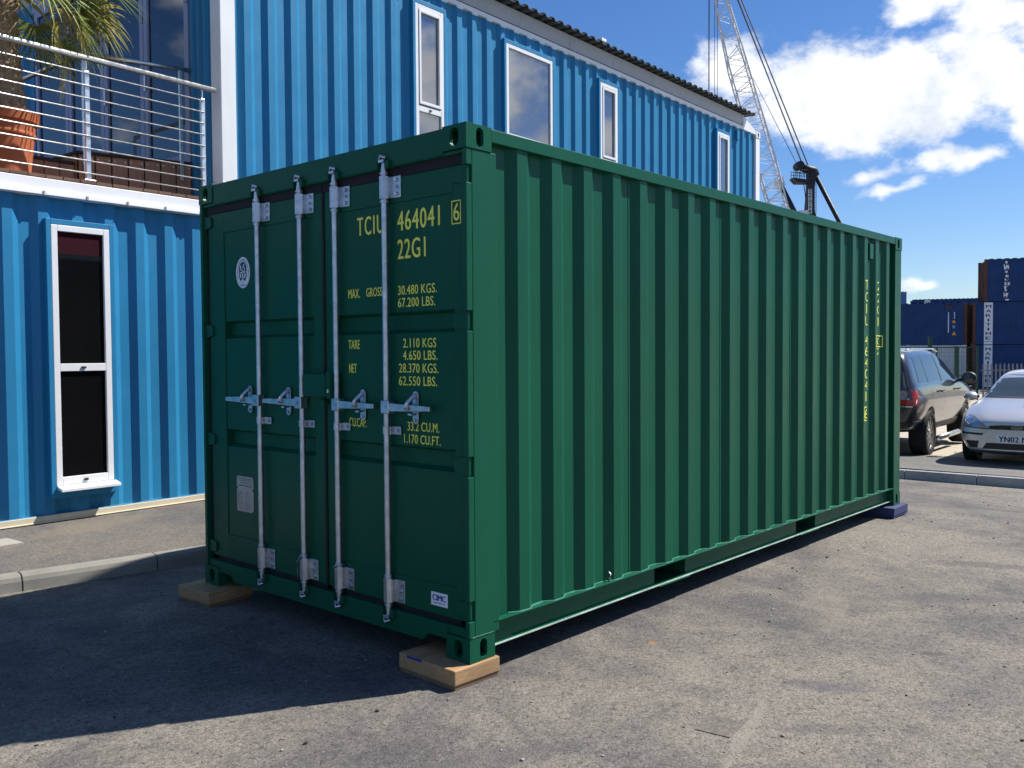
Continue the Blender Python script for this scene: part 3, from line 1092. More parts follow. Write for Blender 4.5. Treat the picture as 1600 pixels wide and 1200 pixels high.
# lock box over the meeting doors
lb = MB().box(-0.035, 0.0295, 1.075, 1.275, 1.362, 1.487)
lb.box(-0.028, 0.0295, 1.035, 1.0745, 1.352, 1.498)
lbo = lb.build('lock_box', M['green'], DOORS[1], CL, bevel=0.004)
MB().tube([(-0.029, 1.052, 1.405), (-0.034, 1.054, 1.385), (-0.034, 1.046, 1.385), (-0.03, 1.044, 1.40)], 0.004, 6).build('lock_ring', M['galv'], lbo, CL)
MB().box(-0.005, 0.0295, 1.12, 1.15, 1.315, 1.345).build('lock_lug', M['green'], DOORS[1], CL, bevel=0.003)

# lettering on the right-hand door (origin lower left; the writing runs towards -y)
XT = XP - 0.0012
LET = [('TCIU', 0.814, 0.604, 2.224, 0.098, 1.25), ('464041', 0.493, 0.183, 2.221, 0.100, 1.1), ('22G1', 0.492, 0.286, 2.078, 0.100, 1.08),
       ('MAX.', 0.897, 0.800, 1.897, 0.049, 1.05), ('GROSS', 0.746, 0.618, 1.899, 0.047, 1.05),
       ('30.480 KGS.', 0.493, 0.209, 1.897, 0.047, 1.05), ('67.200 LBS.', 0.494, 0.220, 1.834, 0.047, 1.05),
       ('TARE', 0.901, 0.806, 1.625, 0.048, 1.0), ('2.110 KGS', 0.458, 0.216, 1.628, 0.047, 1.05), ('4.650 LBS.', 0.461, 0.208, 1.566, 0.047, 1.05),
       ('NET', 0.898, 0.834, 1.497, 0.048, 1.0), ('28.370 KGS.', 0.492, 0.202, 1.501, 0.047, 1.05), ('62.550 LBS.', 0.493, 0.212, 1.436, 0.047, 1.05),
       ('CU.CAP.', 0.902, 0.757, 1.207, 0.047, 1.0), ('33.2 CU.M.', 0.431, 0.200, 1.207, 0.046, 1.05), ('1.170 CU.FT.', 0.458, 0.191, 1.143, 0.046, 1.05)]
for (body, ya, yb, zb, h, sp) in LET:
    Y0, Zb = DP(ya, zb, XT)
    Y1, _ = DP(yb, zb, XT)
    lettering('lettering', body, (XT, Y0, Zb - 0.10), (0, -1, 0), (0, 0, 1), Y0 - Y1, h * 1.011, M['yellow'], DOORS[0], 0.018, sp)
XG = XF - 0.0012
lettering('lettering', '6', (XG, DP(0.088, 0, XG)[0], DP(0, 2.232, XG)[1] - 0.10), (0, -1, 0), (0, 0, 1), 0.040, 0.084, M['yellow'], DOORS[0], 0.012)
bx = MB()
ya, yb = DP(0.101, 0, XG)[0], DP(0.038, 0, XG)[0]
za, zb = DP(0, 2.216, XG)[1], DP(0, 2.329, XG)[1]
t = 0.005
for (p, q, r_, s_) in ((ya - t, ya, za, zb), (yb, yb + t, za, zb), (yb + t, ya - t, za, za + t), (yb + t, ya - t, zb - t, zb)):
    bx.box(XG - 0.0003, XG + 0.0004, p, q, r_, s_)
bx.build('lettering_box', M['yellow'], DOORS[0], CL)

# classification seal on the left-hand door
yc, zc = DP(1.929, 2.104, XT)
sealo = MB().prism(oval(yc, zc, 0.078, 0.097, 32), 'x', XT - 0.0002, XT + 0.001).build('round_seal_sticker', M['sticker_white'], DOORS[1], CL)
MB().prism(oval(yc, zc + 0.003, 0.042, 0.044, 28, 0.020), 'x', XT - 0.0008, XT - 0.0003).build('seal_centre', M['sticker_navy'], sealo, CL)
em = MB()
def bar(y0, z0, y1, z1, w):
    d = Vector((y1 - y0, z1 - z0)); n = Vector((-d.y, d.x)).normalized() * w
    em.prism([(yc + y0 + n.x, zc + z0 + n.y), (yc + y1 + n.x, zc + z1 + n.y), (yc + y1 - n.x, zc + z1 - n.y), (yc + y0 - n.x, zc + z0 - n.y)], 'x', XT - 0.0014, XT - 0.0009)
for b_ in ((0.024, 0.045, 0.018, 0.012, 0.005), (-0.016, 0.052, 0.004, 0.014, 0.005), (-0.022, 0.03, -0.018, 0.012, 0.004), (0.034, 0.0, -0.034, 0.003, 0.004),
           (0.0, 0.03, 0.0, -0.045, 0.006), (0.026, -0.008, 0.022, -0.03, 0.006), (-0.026, -0.008, -0.022, -0.034, 0.006), (0.020, -0.052, -0.018, -0.052, 0.006), (0.012, -0.035, -0.012, -0.03, 0.004)):
    bar(*b_)
em.build('seal_emblem', M['sticker_white'], sealo, CL)
rg = MB()
for k in range(22):
    t = rad(-20 + k * 10.4)
    y_, z_ = yc + 0.061 * math.cos(t), zc + 0.079 * math.sin(t)
    rg.box(XT - 0.0008, XT - 0.0003, y_ - 0.003, y_ + 0.003, z_ - 0.005, z_ + 0.005)
for k in range(4):
    rg.box(XT - 0.0008, XT - 0.0003, yc - 0.028 + 0.016 * k, yc - 0.021 + 0.016 * k, zc - 0.084, zc - 0.073)
rg.build('seal_lettering', M['print_grey'], sealo, CL)

# stamped data plate
yl_, yr_ = DP(2.033, 0, XT)[0], DP(1.847, 0, XT)[0]
zt_, zb_ = DP(0, 0.842, XT)[1], DP(0, 0.622, XT)[1]
wp, hp = yl_ - yr_, zt_ - zb_
out = [(0.0, 0.03), (0.03, 0), (0.92, 0), (0.93, 0.03), (1, 0.05), (1, 0.60), (0.94, 0.615), (0.94, 0.655), (1, 0.67), (1, 0.95), (0.95, 1), (0.06, 1), (0.05, 0.975), (0, 0.97), (0, 0.70), (0.05, 0.685), (0.05, 0.645), (0, 0.63)]
pl = MB().prism([(yl_ - u * wp, zb_ + v * hp) for u, v in out], 'x', XT - 0.002, XT + 0.001)
plo = pl.build('data_plate', M['plate'], DOORS[1], CL)
pr = MB()
rng = random.Random(5)
for (u0, u1, v, hh) in [(0.1, 0.95, 0.935, 0.02), (0.18, 0.9, 0.88, 0.02), (0.22, 0.85, 0.815, 0.02), (0.12, 0.88, 0.735, 0.035)] + \
        [(0.06, 0.06 + rng.uniform(0.2, 0.4), 0.06 + 0.04 * k, 0.010) for k in range(13)] + [(0.52, 0.52 + rng.uniform(0.2, 0.42), 0.06 + 0.04 * k, 0.010) for k in range(13)]:
    u = u0
    while u < u1:
        du = rng.uniform(0.03, 0.12)
        pr.box(XT - 0.0026, XT - 0.0021, yl_ - min(u + du, u1) * wp, yl_ - u * wp, zb_ + (v - hh / 2) * hp, zb_ + (v + hh / 2) * hp)
        u += du + 0.03
pr.build('plate_printing', M['print_grey'], plo, CL)

# maker's sticker low on the right-hand door
y0, zt_ = DP(0.269, 0.412, XG)
y1, zb_ = DP(0.151, 0.345, XG)
# it straddles the frame, so it is stuck on the frame's lower bar
st = MB().box(XG - 0.0002, XG + 0.001, y1, y0, zb_, zt_).build('maker_sticker', M['sticker_white'], DOORS[0], CL)
lettering('lettering', 'CIMC', (XG - 0.0008, y0 - 0.012, zb_ + 0.026 - 0.10), (0, -1, 0), (0, 0, 1), 0.094, 0.030, M['sticker_blue'], st, 0.06, 0.95)
MB().box(XG - 0.0008, XG - 0.0003, y1 + 0.022, y0 - 0.022, zb_ + 0.013, zb_ + 0.0165).build('sticker_line', M['sticker_blue'], st, CL)

# stacked lettering near the far end of the long side, painted over the ribs
def rib_y(x):
    u = (x - 0.320) % 0.2783
    if u < 0.060:
        return 0.0465 - 0.0345 * u / 0.060
    if u < 0.136:
        return 0.012
    if u < 0.196:
        return 0.012 + 0.0345 * (u - 0.136) / 0.060
    return 0.0465


def on_ribs(o):
    bm = bmesh.new()
    bm.from_mesh(o.data)
    for k in range(16, 21):
        for e_ in (0, 0.060, 0.136, 0.196):
            bmesh.ops.bisect_plane(bm, geom=bm.verts[:] + bm.edges[:] + bm.faces[:], plane_co=(0.320 + 0.2783 * k + e_, 0, 0), plane_no=(1, 0, 0))
    for v in bm.verts:
        v.co.y = rib_y(v.co.x) - 0.0014
    bm.to_mesh(o.data)
    bm.free()


for (x0, w, items) in ((5.134, 0.074, [('T', 2.155, .085), ('C', 2.045, .085), ('I', 1.94, .085), ('U', 1.83, .085), ('4', 1.655, .085), ('6', 1.555, .085), ('4', 1.452, .085), ('0', 1.35, .085), ('4', 1.248, .085), ('1', 1.146, .085), ('6', 0.985, .09)]),
                       (5.425, 0.085, [('2', 2.16, .08), ('2', 2.05, .08), ('G', 1.94, .08), ('1', 1.83, .08), ('C', 1.655, .07), ('7', 1.562, .06)])):
    for ch, z, h in items:
        ww = 0.018 if ch in 'I1' else w
        xx = x0 + 0.018 if ch in 'I1' else x0
        on_ribs(lettering('lettering', ch, (xx, 0.0, z - 0.10), (1, 0, 0), (0, 0, 1), ww, h, M['yellow'], ctr, 0.0))
for (xa, xb, za, zb) in ((5.122, 5.225, 0.965, 1.095), (5.41, 5.635, 1.635, 1.745)):
    b_ = MB()
    t = 0.009
    for (p, q, r_, s_) in ((xa, xa + t, za, zb), (xb - t, xb, za, zb), (xa + t, xb - t, za, za + t), (xa + t, xb - t, zb - t, zb)):
        b_.add([(p, 0, r_), (q, 0, r_), (q, 0, s_), (p, 0, s_)], [(0, 1, 2, 3)])
    on_ribs(b_.build('lettering_box', M['yellow'], ctr, CL))
# small ventilator under the top rail near the far end
vt = MB().prism([(0.012, 2.44), (0.012, 2.575), (0.046, 2.585), (0.047, 2.43)], 'x', 5.245, 5.33)
vt.build('ventilator', M['green'], ctr, CL, bevel=0.003)


# timber packing under the corners
def packing(name, label, x0, x1, y0, y1, rz, matA, matB):
    cx, cy = (x0 + x1) / 2, (y0 + y1) / 2
    t = thing(name, label, 'timber block', (cx, cy, 0), rad(rz), 'timber blocks under the container')
    a, b = (x1 - x0) / 2, (y1 - y0) / 2
    MB().box(-a, a, -b, b, 0.022, 0.0975).build('timber', matA, t, bevel=0.005)
    MB().box(-a + 0.006, a - 0.004, -b + 0.006, b - 0.005, 0.0, 0.0215).build('base_board', matB, t, bevel=0.003)
    return t


b1 = packing('packing_timber', 'pale pine block under the nearest corner of the green container, half in sun', -0.105, 0.20, -0.012, 0.40, -2, M['block'], M['block_end'])
MB().box(-0.1555, -0.150, 0.03, 0.14, 0.086, 0.0965).build('spray_mark', M['bluespray'], b1)
packing('packing_timber', 'shaded pine block under the door end left corner of the green container', -0.14, 0.19, 2.18, 2.53, 3, M['block'], M['block_end'])
packing('packing_timber', 'blue sprayed timber block under the far corner of the green container', 5.72, 6.13, -0.055, 0.30, 1, M['bluewood'], M['bluewood'])
packing('packing_timber', 'pine block under the hidden far corner of the green container', 5.72, 6.1, 2.15, 2.5, 1, M['block'], M['block_end'])


# ================================================================== the blue container building
def window(parent, name, s0, s1, z0, z1, glass, off, layout, label=None, sill=False):
    """white framed window standing in a blue box surround; local frame: x = along wall, y = into wall, z up"""
    w = MB()
    f = 0.052
    y0, y1 = off - 0.012, off + 0.03
    w.box(s0, s0 + f, y0, y1, z0, z1)
    w.box(s1 - f, s1, y0, y1, z0, z1)
    w.box(s0 + f, s1 - f, y0, y1, z0, z0 + f * 1.35)
    w.box(s0 + f, s1 - f, y0, y1, z1 - f, z1)
    wo_ = w.build(name, M['upvc'], parent, bevel=0.004)
    if label:
        wo_['label'] = label
    for (kind, a, b) in layout:
        if kind == 'bar':
            MB().box(s0 + f + 0.0005, s1 - f - 0.0005, y0 + 0.001, y1, a, b).build('transom', M['upvc'], wo_, bevel=0.003)
            MB().box((s0 + s1) / 2 - 0.02, (s0 + s1) / 2 + 0.02, y0 - 0.010, y0 + 0.001, (a + b) / 2 - 0.008, (a + b) / 2 + 0.008).build('vent_catch', M['blackplastic'], wo_, bevel=0.002)
        elif kind == 'pane':
            MB().box(s0 + f + 0.001, s1 - f - 0.001, off + 0.010, off + 0.016, a, b).build('pane', glass, wo_)
        elif kind == 'sash':
            q = MB()
            e = 0.035
            q.box(s0 + f + 0.004, s0 + f + e, y0 - 0.010, y0 + 0.02, a, b)
            q.box(s1 - f - e, s1 - f - 0.004, y0 - 0.010, y0 + 0.02, a, b)
            q.box(s0 + f + e, s1 - f - e, y0 - 0.010, y0 + 0.02, a, a + e)
            q.box(s0 + f + e, s1 - f - e, y0 - 0.010, y0 + 0.02, b - e, b)
            q.build('sash', M['upvc'], wo_, bevel=0.003)
    MB().box((s0 + s1) / 2 - 0.018, (s0 + s1) / 2 + 0.018, y0 - 0.010, y0, z0 + 0.026, z0 + 0.044).build('vent_catch', M['blackplastic'], wo_, bevel=0.002)
    if sill:
        MB().prism([(off - 0.012, z0 + 0.0), (off - 0.10, z0 - 0.022), (off - 0.10, z0 - 0.045), (off - 0.012, z0 - 0.028)], 'x', s0 + 0.004, s1 + 0.018).build('sill', M['upvc'], wo_, bevel=0.002)
    return wo_


def surround(parent, s0, s1, z0, z1, y0, y1):
    """blue steel box frame welded round a window opening"""
    m_ = MB()
    t_ = 0.05
    m_.box(s0, s0 + t_, y0, y1, z0, z1)
    m_.box(s1 - t_, s1, y0, y1, z0, z1)
    m_.box(s0 + t_, s1 - t_, y0, y1, z0, z0 + t_)
    m_.box(s0 + t_, s1 - t_, y0, y1, z1 - t_, z1)
    m_.box(s0 + t_, s1 - t_, y1 - 0.02, y1, z0 + t_, z1 - t_)
    return m_.build('window_surround', M['blue'], parent, bevel=0.003)


RB = rad(2.2)
GA = 0.20          # footway level at the wall

# ---- ground floor unit with the tall narrow window
low = thing('blue_container_unit', 'ground floor blue container with a tall narrow window and cream base rail', 'building', (BO.x, BO.y, GA), RB)


def B(mb, name, mat, parent, **k):          # written with world heights; the unit's origin lies at GA
    for i, v in enumerate(mb.v):
        mb.v[i] = (v[0], v[1], v[2] - GA)
    return mb.build(name, mat, parent, **k)


SL0, SL1 = -10.4, 1.86
line = corr(SL0, SL1, SL0 + (0.926 - SL0) % 0.2815, 0.2815, 0.038, 0.0, 0.058, 0.078)
cellw = MB().sheet(line, 'z', 0.262, 2.945)
B(cellw, 'corrugated_wall', M['blue'], low, bevel=0.006)
B(MB().box(SL0, SL1, -0.012, 0.06, 0.205, 0.262).box(SL0, SL1, -0.022, 0.05, 0.203, 0.214), 'base_rail', M['cream'], low, bevel=0.004)
wb2 = MB().tube([(SL0 + 0.11 * k, 0.002, 0.264 + random.uniform(-0.004, 0.004)) for k in range(int((SL1 - SL0) / 0.11))], 0.006, 5)
B(wb2, 'weld_bead', M['blue'], low, smooth=True)
B(MB().box(SL0, SL1, 0.07, 4.9, 0.21, 2.9), 'inner_shell', M['room'], low)
B(MB().box(SL0, SL1, -0.02, 0.09, 2.93, 3.078).box(SL0, SL1, 0.09, 0.2, 2.95, 3.07), 'top_rail', M['white'], low, bevel=0.005)
B(MB().prism([(-0.021, 2.972), (-0.055, 2.966), (-0.058, 2.936), (-0.021, 2.930)], 'x', SL0, SL1), 'drip_flashing', M['white'], low, bevel=0.002)
for k in range(34):
    sx = SL0 + 0.12 + 0.36 * k
    B(MB().box(sx, sx + 0.018, -0.064, -0.0215, 2.931, 2.969), 'flashing_clip', M['fascia'], low, bevel=0.002)
surround_lo = MB()
t_ = 0.045
for bx_ in ((0.176, 0.216, 0.40, 2.746), (0.712, 0.752, 0.40, 2.746), (0.216, 0.712, 2.70, 2.746), (0.216, 0.712, 0.40, 0.50)):
    surround_lo.box(bx_[0], bx_[1], -0.052, 0.0465, bx_[2], bx_[3])
B(surround_lo, 'window_surround', M['blue'], low, bevel=0.003)
wl_ = window(low, 'window', 0.2165, 0.7115, 0.505 - GA, 2.6985 - GA, M['glass_low'], -0.042,
             [('bar', 1.470 - GA, 1.535 - GA), ('pane', 0.565 - GA, 1.47 - GA), ('pane', 1.535 - GA, 2.655 - GA)], 'tall narrow white window in two dark panes', True)
B(MB().box(0.275, 0.655, -0.0335, -0.0325, 2.46, 2.645), 'blind', M['blind'], low)

# second ground-floor unit, behind the green container: carries the upper floor
low2 = thing('blue_container_unit', 'blue container under the upper floor, hidden behind the green container', 'building', bw(1.9, 0, GA), RB)
line = corr(0.0, 12.36, 0.1, 0.2815, 0.036, 0.0, 0.066, 0.075)
MB().sheet(line, 'z', 0.06, 2.745).build('corrugated_wall', M['blue'], low2)
MB().box(0, 12.36, 0.07, 4.9, -0.6, 2.88).build('inner_shell', M['room'], low2)
MB().box(0, 12.36, -0.012, 0.06, 0.0, 0.06).build('base_rail', M['cream'], low2)
MB().box(0, 12.36, -0.02, 0.06, 2.745, 2.88).build('top_rail', M['white'], low2)

# ---- upper floor unit
UZ = 3.10
U0, U1, UD = 1.876, 14.285, 4.85
upr = thing('blue_container_unit', 'upper floor blue container with four white windows and a glazed end', 'building', bw(U0, 0, UZ), RB)


def U(mb, name, mat, parent=None, **k):       # s measured as on the wall, heights in the world
    for i, v in enumerate(mb.v):
        mb.v[i] = (v[0] - U0, v[1], v[2] - UZ)
    return mb.build(name, mat, parent or upr, **k)


line = corr(U0 + 0.16, U1 - 0.17, 2.098, 0.2840, 0.038, 0.0, 0.058, 0.078)
U(MB().sheet(line, 'z', UZ + 0.12, 5.975), 'corrugated_wall', M['blue'], bevel=0.006)
U(MB().box(U0, U0 + 0.168, -0.012, 0.16, UZ + 0.20, 6.04), 'corner_post', M['white'], bevel=0.006)
U(MB().box(U0 - 0.004, U0 + 0.176, -0.020, 0.17, UZ, UZ + 0.198), 'corner_casting', M['white'], bevel=0.006)
U(MB().box(U1 - 0.18, U1, -0.012, 0.16, UZ, 5.92), 'corner_post', M['white'], bevel=0.006)
cst = MB().box(U1 - 0.19, U1 + 0.012, -0.022, 0.16, 5.922, 6.046)
U(cst, 'corner_casting', M['white'], bevel=0.006)
U(MB().prism(oval(U1 - 0.09, 5.985, 0.03, 0.03, 16, 0.012), 'y', -0.0245, -0.0215), 'casting_hole', M['interior_black'])
U(MB().box(U0 + 0.169, U1 - 0.191, -0.014, 0.05, 5.975, 6.035), 'top_rail', M['white'], bevel=0.004)
U(MB().box(U0 + 0.177, U1 - 0.181, -0.014, 0.05, UZ, UZ + 0.12), 'base_rail', M['white'], bevel=0.004)
U(MB().box(U1 - 0.06, U1 - 0.002, 0.161, UD, UZ, 6.03), 'end_wall', M['white'])
U(MB().box(U0 + 4.5, U1 - 0.061, 0.06, UD, UZ, 6.0), 'inner_shell', M['room'])
# bright scallops where the ribs meet the top rail
for k in range(40):
    sx = 2.098 + 0.284 * k + 0.066
    if sx + 0.08 > U1 - 0.2:
        break
    U(MB().prism([(sx - 0.03, 5.9745), (sx + 0.105, 5.9745), (sx + 0.08, 5.952), (sx - 0.005, 5.952)], 'y', -0.010, 0.03), 'rib_cap', M['white'])
# windows: (s0, s1, z0, z1)
WIN = [(4.50, 4.985, 3.62, 5.785, [('bar', 4.515, 4.585), ('pane', 3.68, 4.52), ('pane', 4.58, 5.74), ('sash', 4.60, 5.725)], 'tall window above the green container corner, transom low'),
       (6.195, 7.225, 4.49, 5.75, [('pane', 4.55, 5.71)], 'widest window, a single pane reflecting clouds'),
       (8.45, 8.93, 4.52, 5.745, [('pane', 4.58, 5.70), ('sash', 4.61, 5.68)], 'narrow window right of the wide one'),
       (12.37, 12.86, 4.20, 5.725, [('pane', 4.26, 5.68), ('sash', 4.30, 5.66)], 'narrow window nearest the far corner')]
for (s0, s1, z0, z1, lay, lab) in WIN:
    q = MB()
    y0, y1 = -0.045, 0.05
    for b_ in ((s0 - 0.042, s0 - 0.001, z0 - 0.04, z1 + 0.052), (s1 + 0.001, s1 + 0.042, z0 - 0.04, z1 + 0.052), (s0 - 0.001, s1 + 0.001, z1 + 0.001, z1 + 0.052), (s0 - 0.001, s1 + 0.001, z0 - 0.04, z0 - 0.001)):
        q.box(b_[0], b_[1], y0, y1, b_[2], b_[3])
    U(q, 'window_surround', M['blue'], bevel=0.003)
    window(upr, 'window', s0 - U0, s1 - U0, z0 - UZ, z1 - UZ, M['glass_up'], -0.030, [(k, a - UZ, b - UZ) for k, a, b in lay], lab)
    U(MB().box(s0 + 0.05, s1 - 0.05, 0.05, 0.056, z0 + 0.05, z1 - 0.05), 'blind', M['room'])
# small ventilator on the wall near the far end
U(MB().box(13.20, 13.30, -0.04, 0.03, 5.72, 5.90), 'wall_ventilator', M['blue'], bevel=0.004)
# roof: pale fascia, dark gutter shadow line, ribbed sheet overhanging
RE = 13.52
U(MB().box(U0 + 0.02, RE, 0.05, UD - 0.05, 6.036, 6.25), 'roof_upstand', M['fascia'])
nf = 10
for k in range(nf):
    a = U0 + 0.02 + (RE - U0 - 0.02) * k / nf
    b = U0 + 0.02 + (RE - U0 - 0.02) * (k + 1) / nf
    U(MB().prism([(0.035, 6.062), (0.010, 6.062), (-0.02, 6.25), (0.035, 6.25)], 'x', a + 0.002, b - 0.002), 'fascia_panel', M['fascia'], bevel=0.002)
U(MB().prism([(RE + 0.001, 6.0355), (RE + 0.60, 6.0355), (RE + 0.04, 6.235), (RE + 0.001, 6.235)], 'y', -0.012, 0.9), 'verge_trim', M['white'], bevel=0.003)
rl = []
x = U0 - 0.15
while x < RE + 0.16:
    rl += [(x, 6.268), (x + 0.10, 6.268), (x + 0.125, 6.305), (x + 0.175, 6.305), (x + 0.20, 6.268)]
    x += 0.20
rs = MB().sheet(rl, 'y', -0.17, UD + 0.1)
n_ = len(rl)
rs.v = [(v[0], v[1], v[2] + (0.10 * (v[1] + 0.17) / 5)) for v in rs.v]
rs.v += [(v[0], v[1], v[2] - 0.012) for v in rs.v]
rs.f += [(i, i + 1, i + 2 * n_ + 1, i + 2 * n_) for i in range(n_ - 1)]
rs.f += [(i + 2 * n_, i + 2 * n_ + 1, i + 3 * n_ + 1, i + 3 * n_) for i in range(n_ - 1)]
U(rs, 'roof_sheet', M['roof'])
U(MB().box(8.30, 8.42, -0.17, 0.0, 6.30, 6.345), 'roof_clip', M['white'], bevel=0.004)
# glazed end facing the balcony
XE = U0 - 0.0
U(MB().box(U0 + 0.01, U0 + 0.05, 0.1605, 0.52, UZ, 6.035), 'end_wall_strip', M['blue'])
for j in range(3):
    U(MB().prism([(U0 + 0.0095, 0.20 + 0.11 * j), (U0 - 0.02, 0.225 + 0.11 * j), (U0 - 0.02, 0.265 + 0.11 * j), (U0 + 0.0095, 0.29 + 0.11 * j)], 'z', UZ + 0.02, 6.0), 'wall_rib', M['blue'])
U(MB().box(U0 + 0.01, U0 + 0.06, 4.12, UD, UZ, 6.035), 'end_wall_strip', M['blue'])
for j in range(2):
    U(MB().prism([(U0 + 0.0095, 4.25 + 0.28 * j), (U0 - 0.03, 4.32 + 0.28 * j), (U0 - 0.03, 4.39 + 0.28 * j), (U0 + 0.0095, 4.46 + 0.28 * j)], 'z', UZ + 0.02, 6.0), 'wall_rib', M['blue'])
U(MB().box(U0 + 0.0, U0 + 0.06, 0.5205, 4.1195, 5.90, 6.035), 'door_head', M['frame_grey'])
U(MB().box(U0 + 0.0, U0 + 0.06, 0.5205, 4.1195, UZ, 3.53), 'door_plinth', M['frame_grey'])
for k in range(4):
    y0 = 0.545 + 0.878 * k
    y1 = y0 + 0.866
    fr_ = MB()
    fr_.box(U0 - 0.01, U0 + 0.05, y0, y0 + 0.075, 3.535, 5.895)
    fr_.box(U0 - 0.01, U0 + 0.05, y1 - 0.075, y1, 3.535, 5.895)
    fr_.box(U0 - 0.01, U0 + 0.05, y0 + 0.075, y1 - 0.075, 3.535, 3.65)
    fr_.box(U0 - 0.01, U0 + 0.05, y0 + 0.075, y1 - 0.075, 5.81, 5.895)
    do = U(fr_, 'glazed_door', M['frame_grey'], bevel=0.004)
    U(MB().box(U0 + 0.014, U0 + 0.026, y0 + 0.0755, y1 - 0.0755, 3.6505, 5.8095), 'pane', M['glass_door'], do)
    if k in (0, 1):
        U(MB().box(U0 - 0.035, U0 - 0.0105, y1 - 0.055, y1 - 0.03, 4.42, 4.62), 'handle', M['steel'], do, bevel=0.004)
    U(MB().tube([(U0 - 0.018, y0 + 0.006, 5.15), (U0 - 0.018, y0 + 0.006, 5.27)], 0.014, 8), 'hinge', M['frame_grey'], do)
# the room behind the glass: floor, ceiling, far wall and two lit tubes
room = MB()
room.box(U0 + 0.06, U0 + 4.499, 0.1605, UD - 0.01, UZ, 3.52)
U(room, 'room_floor', M['room'])
U(MB().box(U0 + 0.06, U0 + 4.499, 0.1605, UD - 0.01, 5.95, 6.03), 'room_ceiling', M['room'])
U(MB().box(U0 + 0.17, U0 + 4.499, 0.061, 0.16, 3.52, 5.95), 'room_wall', M['room'])
U(MB().box(U0 + 0.07, U0 + 4.499, UD - 0.06, UD - 0.01, 3.52, 5.95), 'room_wall', M['room'])
U(MB().box(3.0, 3.05, 0.75, 1.95, 5.52, 5.56), 'ceiling_tube', M['tube'])
U(MB().box(3.9, 3.95, 0.9, 2.1, 4.62, 4.66), 'ceiling_tube', M['tube'])

# ---- balcony on the roof of the ground floor unit
DZ = 3.085
deck = structure(MB().build('balcony_deck', M['darkwood']))
deck.location = bw(0, 0, 0)
deck.rotation_euler = (0, 0, RB)
w_ = 0.142
sx = -3.2
while sx < U0 - 0.15:
    MB().box(sx, sx + w_ - 0.006, -0.012 + random.uniform(-.004, .004), 4.7, DZ, DZ + 0.026).build('deck_plank', M['decktop'], deck, bevel=0.002)
    sx += w_
MB().box(-3.2, U0 - 0.03, 0.21, 4.7, 3.05, DZ - 0.002).build('deck_joist', M['darkwood'], deck)

# raised timber landing in front of the glazed doors
ld = thing('timber_landing', 'raised landing clad in upright brown boards in front of the glazed doors', 'landing', bw(1.36, 1.0, DZ + 0.027), RB)
LZ = 3.545


def LD(mb, name, mat, **k):
    for i, v in enumerate(mb.v):
        mb.v[i] = (v[0] - 1.36, v[1] - 1.0, v[2] - DZ - 0.027)
    return mb.build(name, mat, ld, **k)


p0, p1 = Vector((0.875, 0.845)), Vector((1.855, 0.50))
d_ = (p1 - p0).normalized()
n2 = Vector((-d_.y, d_.x))
nb = 7
Lb = (p1 - p0).length
for k in range(nb):
    a = p0 + d_ * (Lb * k / nb + 0.006)
    b = p0 + d_ * (Lb * (k + 1) / nb - 0.006)
    o_ = random.uniform(-0.003, 0.003)
    q = [a + n2 * o_, b + n2 * o_, b + n2 * 0.02, a + n2 * 0.02]
    bo = LD(MB().prism([(v.x, v.y) for v in q], 'z', DZ + 0.028, LZ - 0.028), 'board', M['deckwood'], bevel=0.002)
    for u in (0.15, 0.85):
        c = a + (b - a) * u
        LD(MB().tube([(c.x - n2.x * 0.006, c.y - n2.y * 0.006, LZ - 0.065), (c.x, c.y, LZ - 0.065)], 0.006, 6), 'screw', M['steel'])
for k in range(7):
    y0 = 0.87 + 0.14 * k
    LD(MB().box(0.862, 0.88, y0, y0 + 0.128, DZ + 0.028, LZ - 0.028), 'board', M['deckwood'], bevel=0.002)
e0, e1 = p0 + n2 * 0.024, p1 + n2 * 0.024
LD(MB().prism([(e0.x + 0.012, e0.y), (e1.x, e1.y), (1.855, 4.1), (0.885, 4.1)], 'z', DZ + 0.0275, LZ - 0.029), 'carcass', M['darkwood'])
f0, f1 = p0 - n2 * 0.012, p1 - n2 * 0.012
LD(MB().prism([(f0.x - 0.02, f0.y), (f1.x, f1.y), (1.857, 4.1), (0.85, 4.1)], 'z', LZ - 0.028, LZ), 'tread', M['darkwood'], bevel=0.003)

st2 = thing('timber_step', 'lower brown board clad step beside the terracotta pot', 'step', bw(0.55, 1.3, DZ + 0.027), RB)
for k in range(5):
    s0 = 0.16 + 0.141 * k
    MB().box(s0 - 0.55, s0 + 0.133 - 0.55, -0.42 + 0.0, -0.40, 0.001, 0.30).build('board', M['deckwood'], st2, bevel=0.002)
MB().box(-0.40, 0.30, -0.3995, 0.9, 0.0, 0.299).build('carcass', M['darkwood'], st2)
MB().box(-0.41, 0.305, -0.435, 0.9, 0.3005, 0.33).build('tread', M['darkwood'], st2, bevel=0.003)


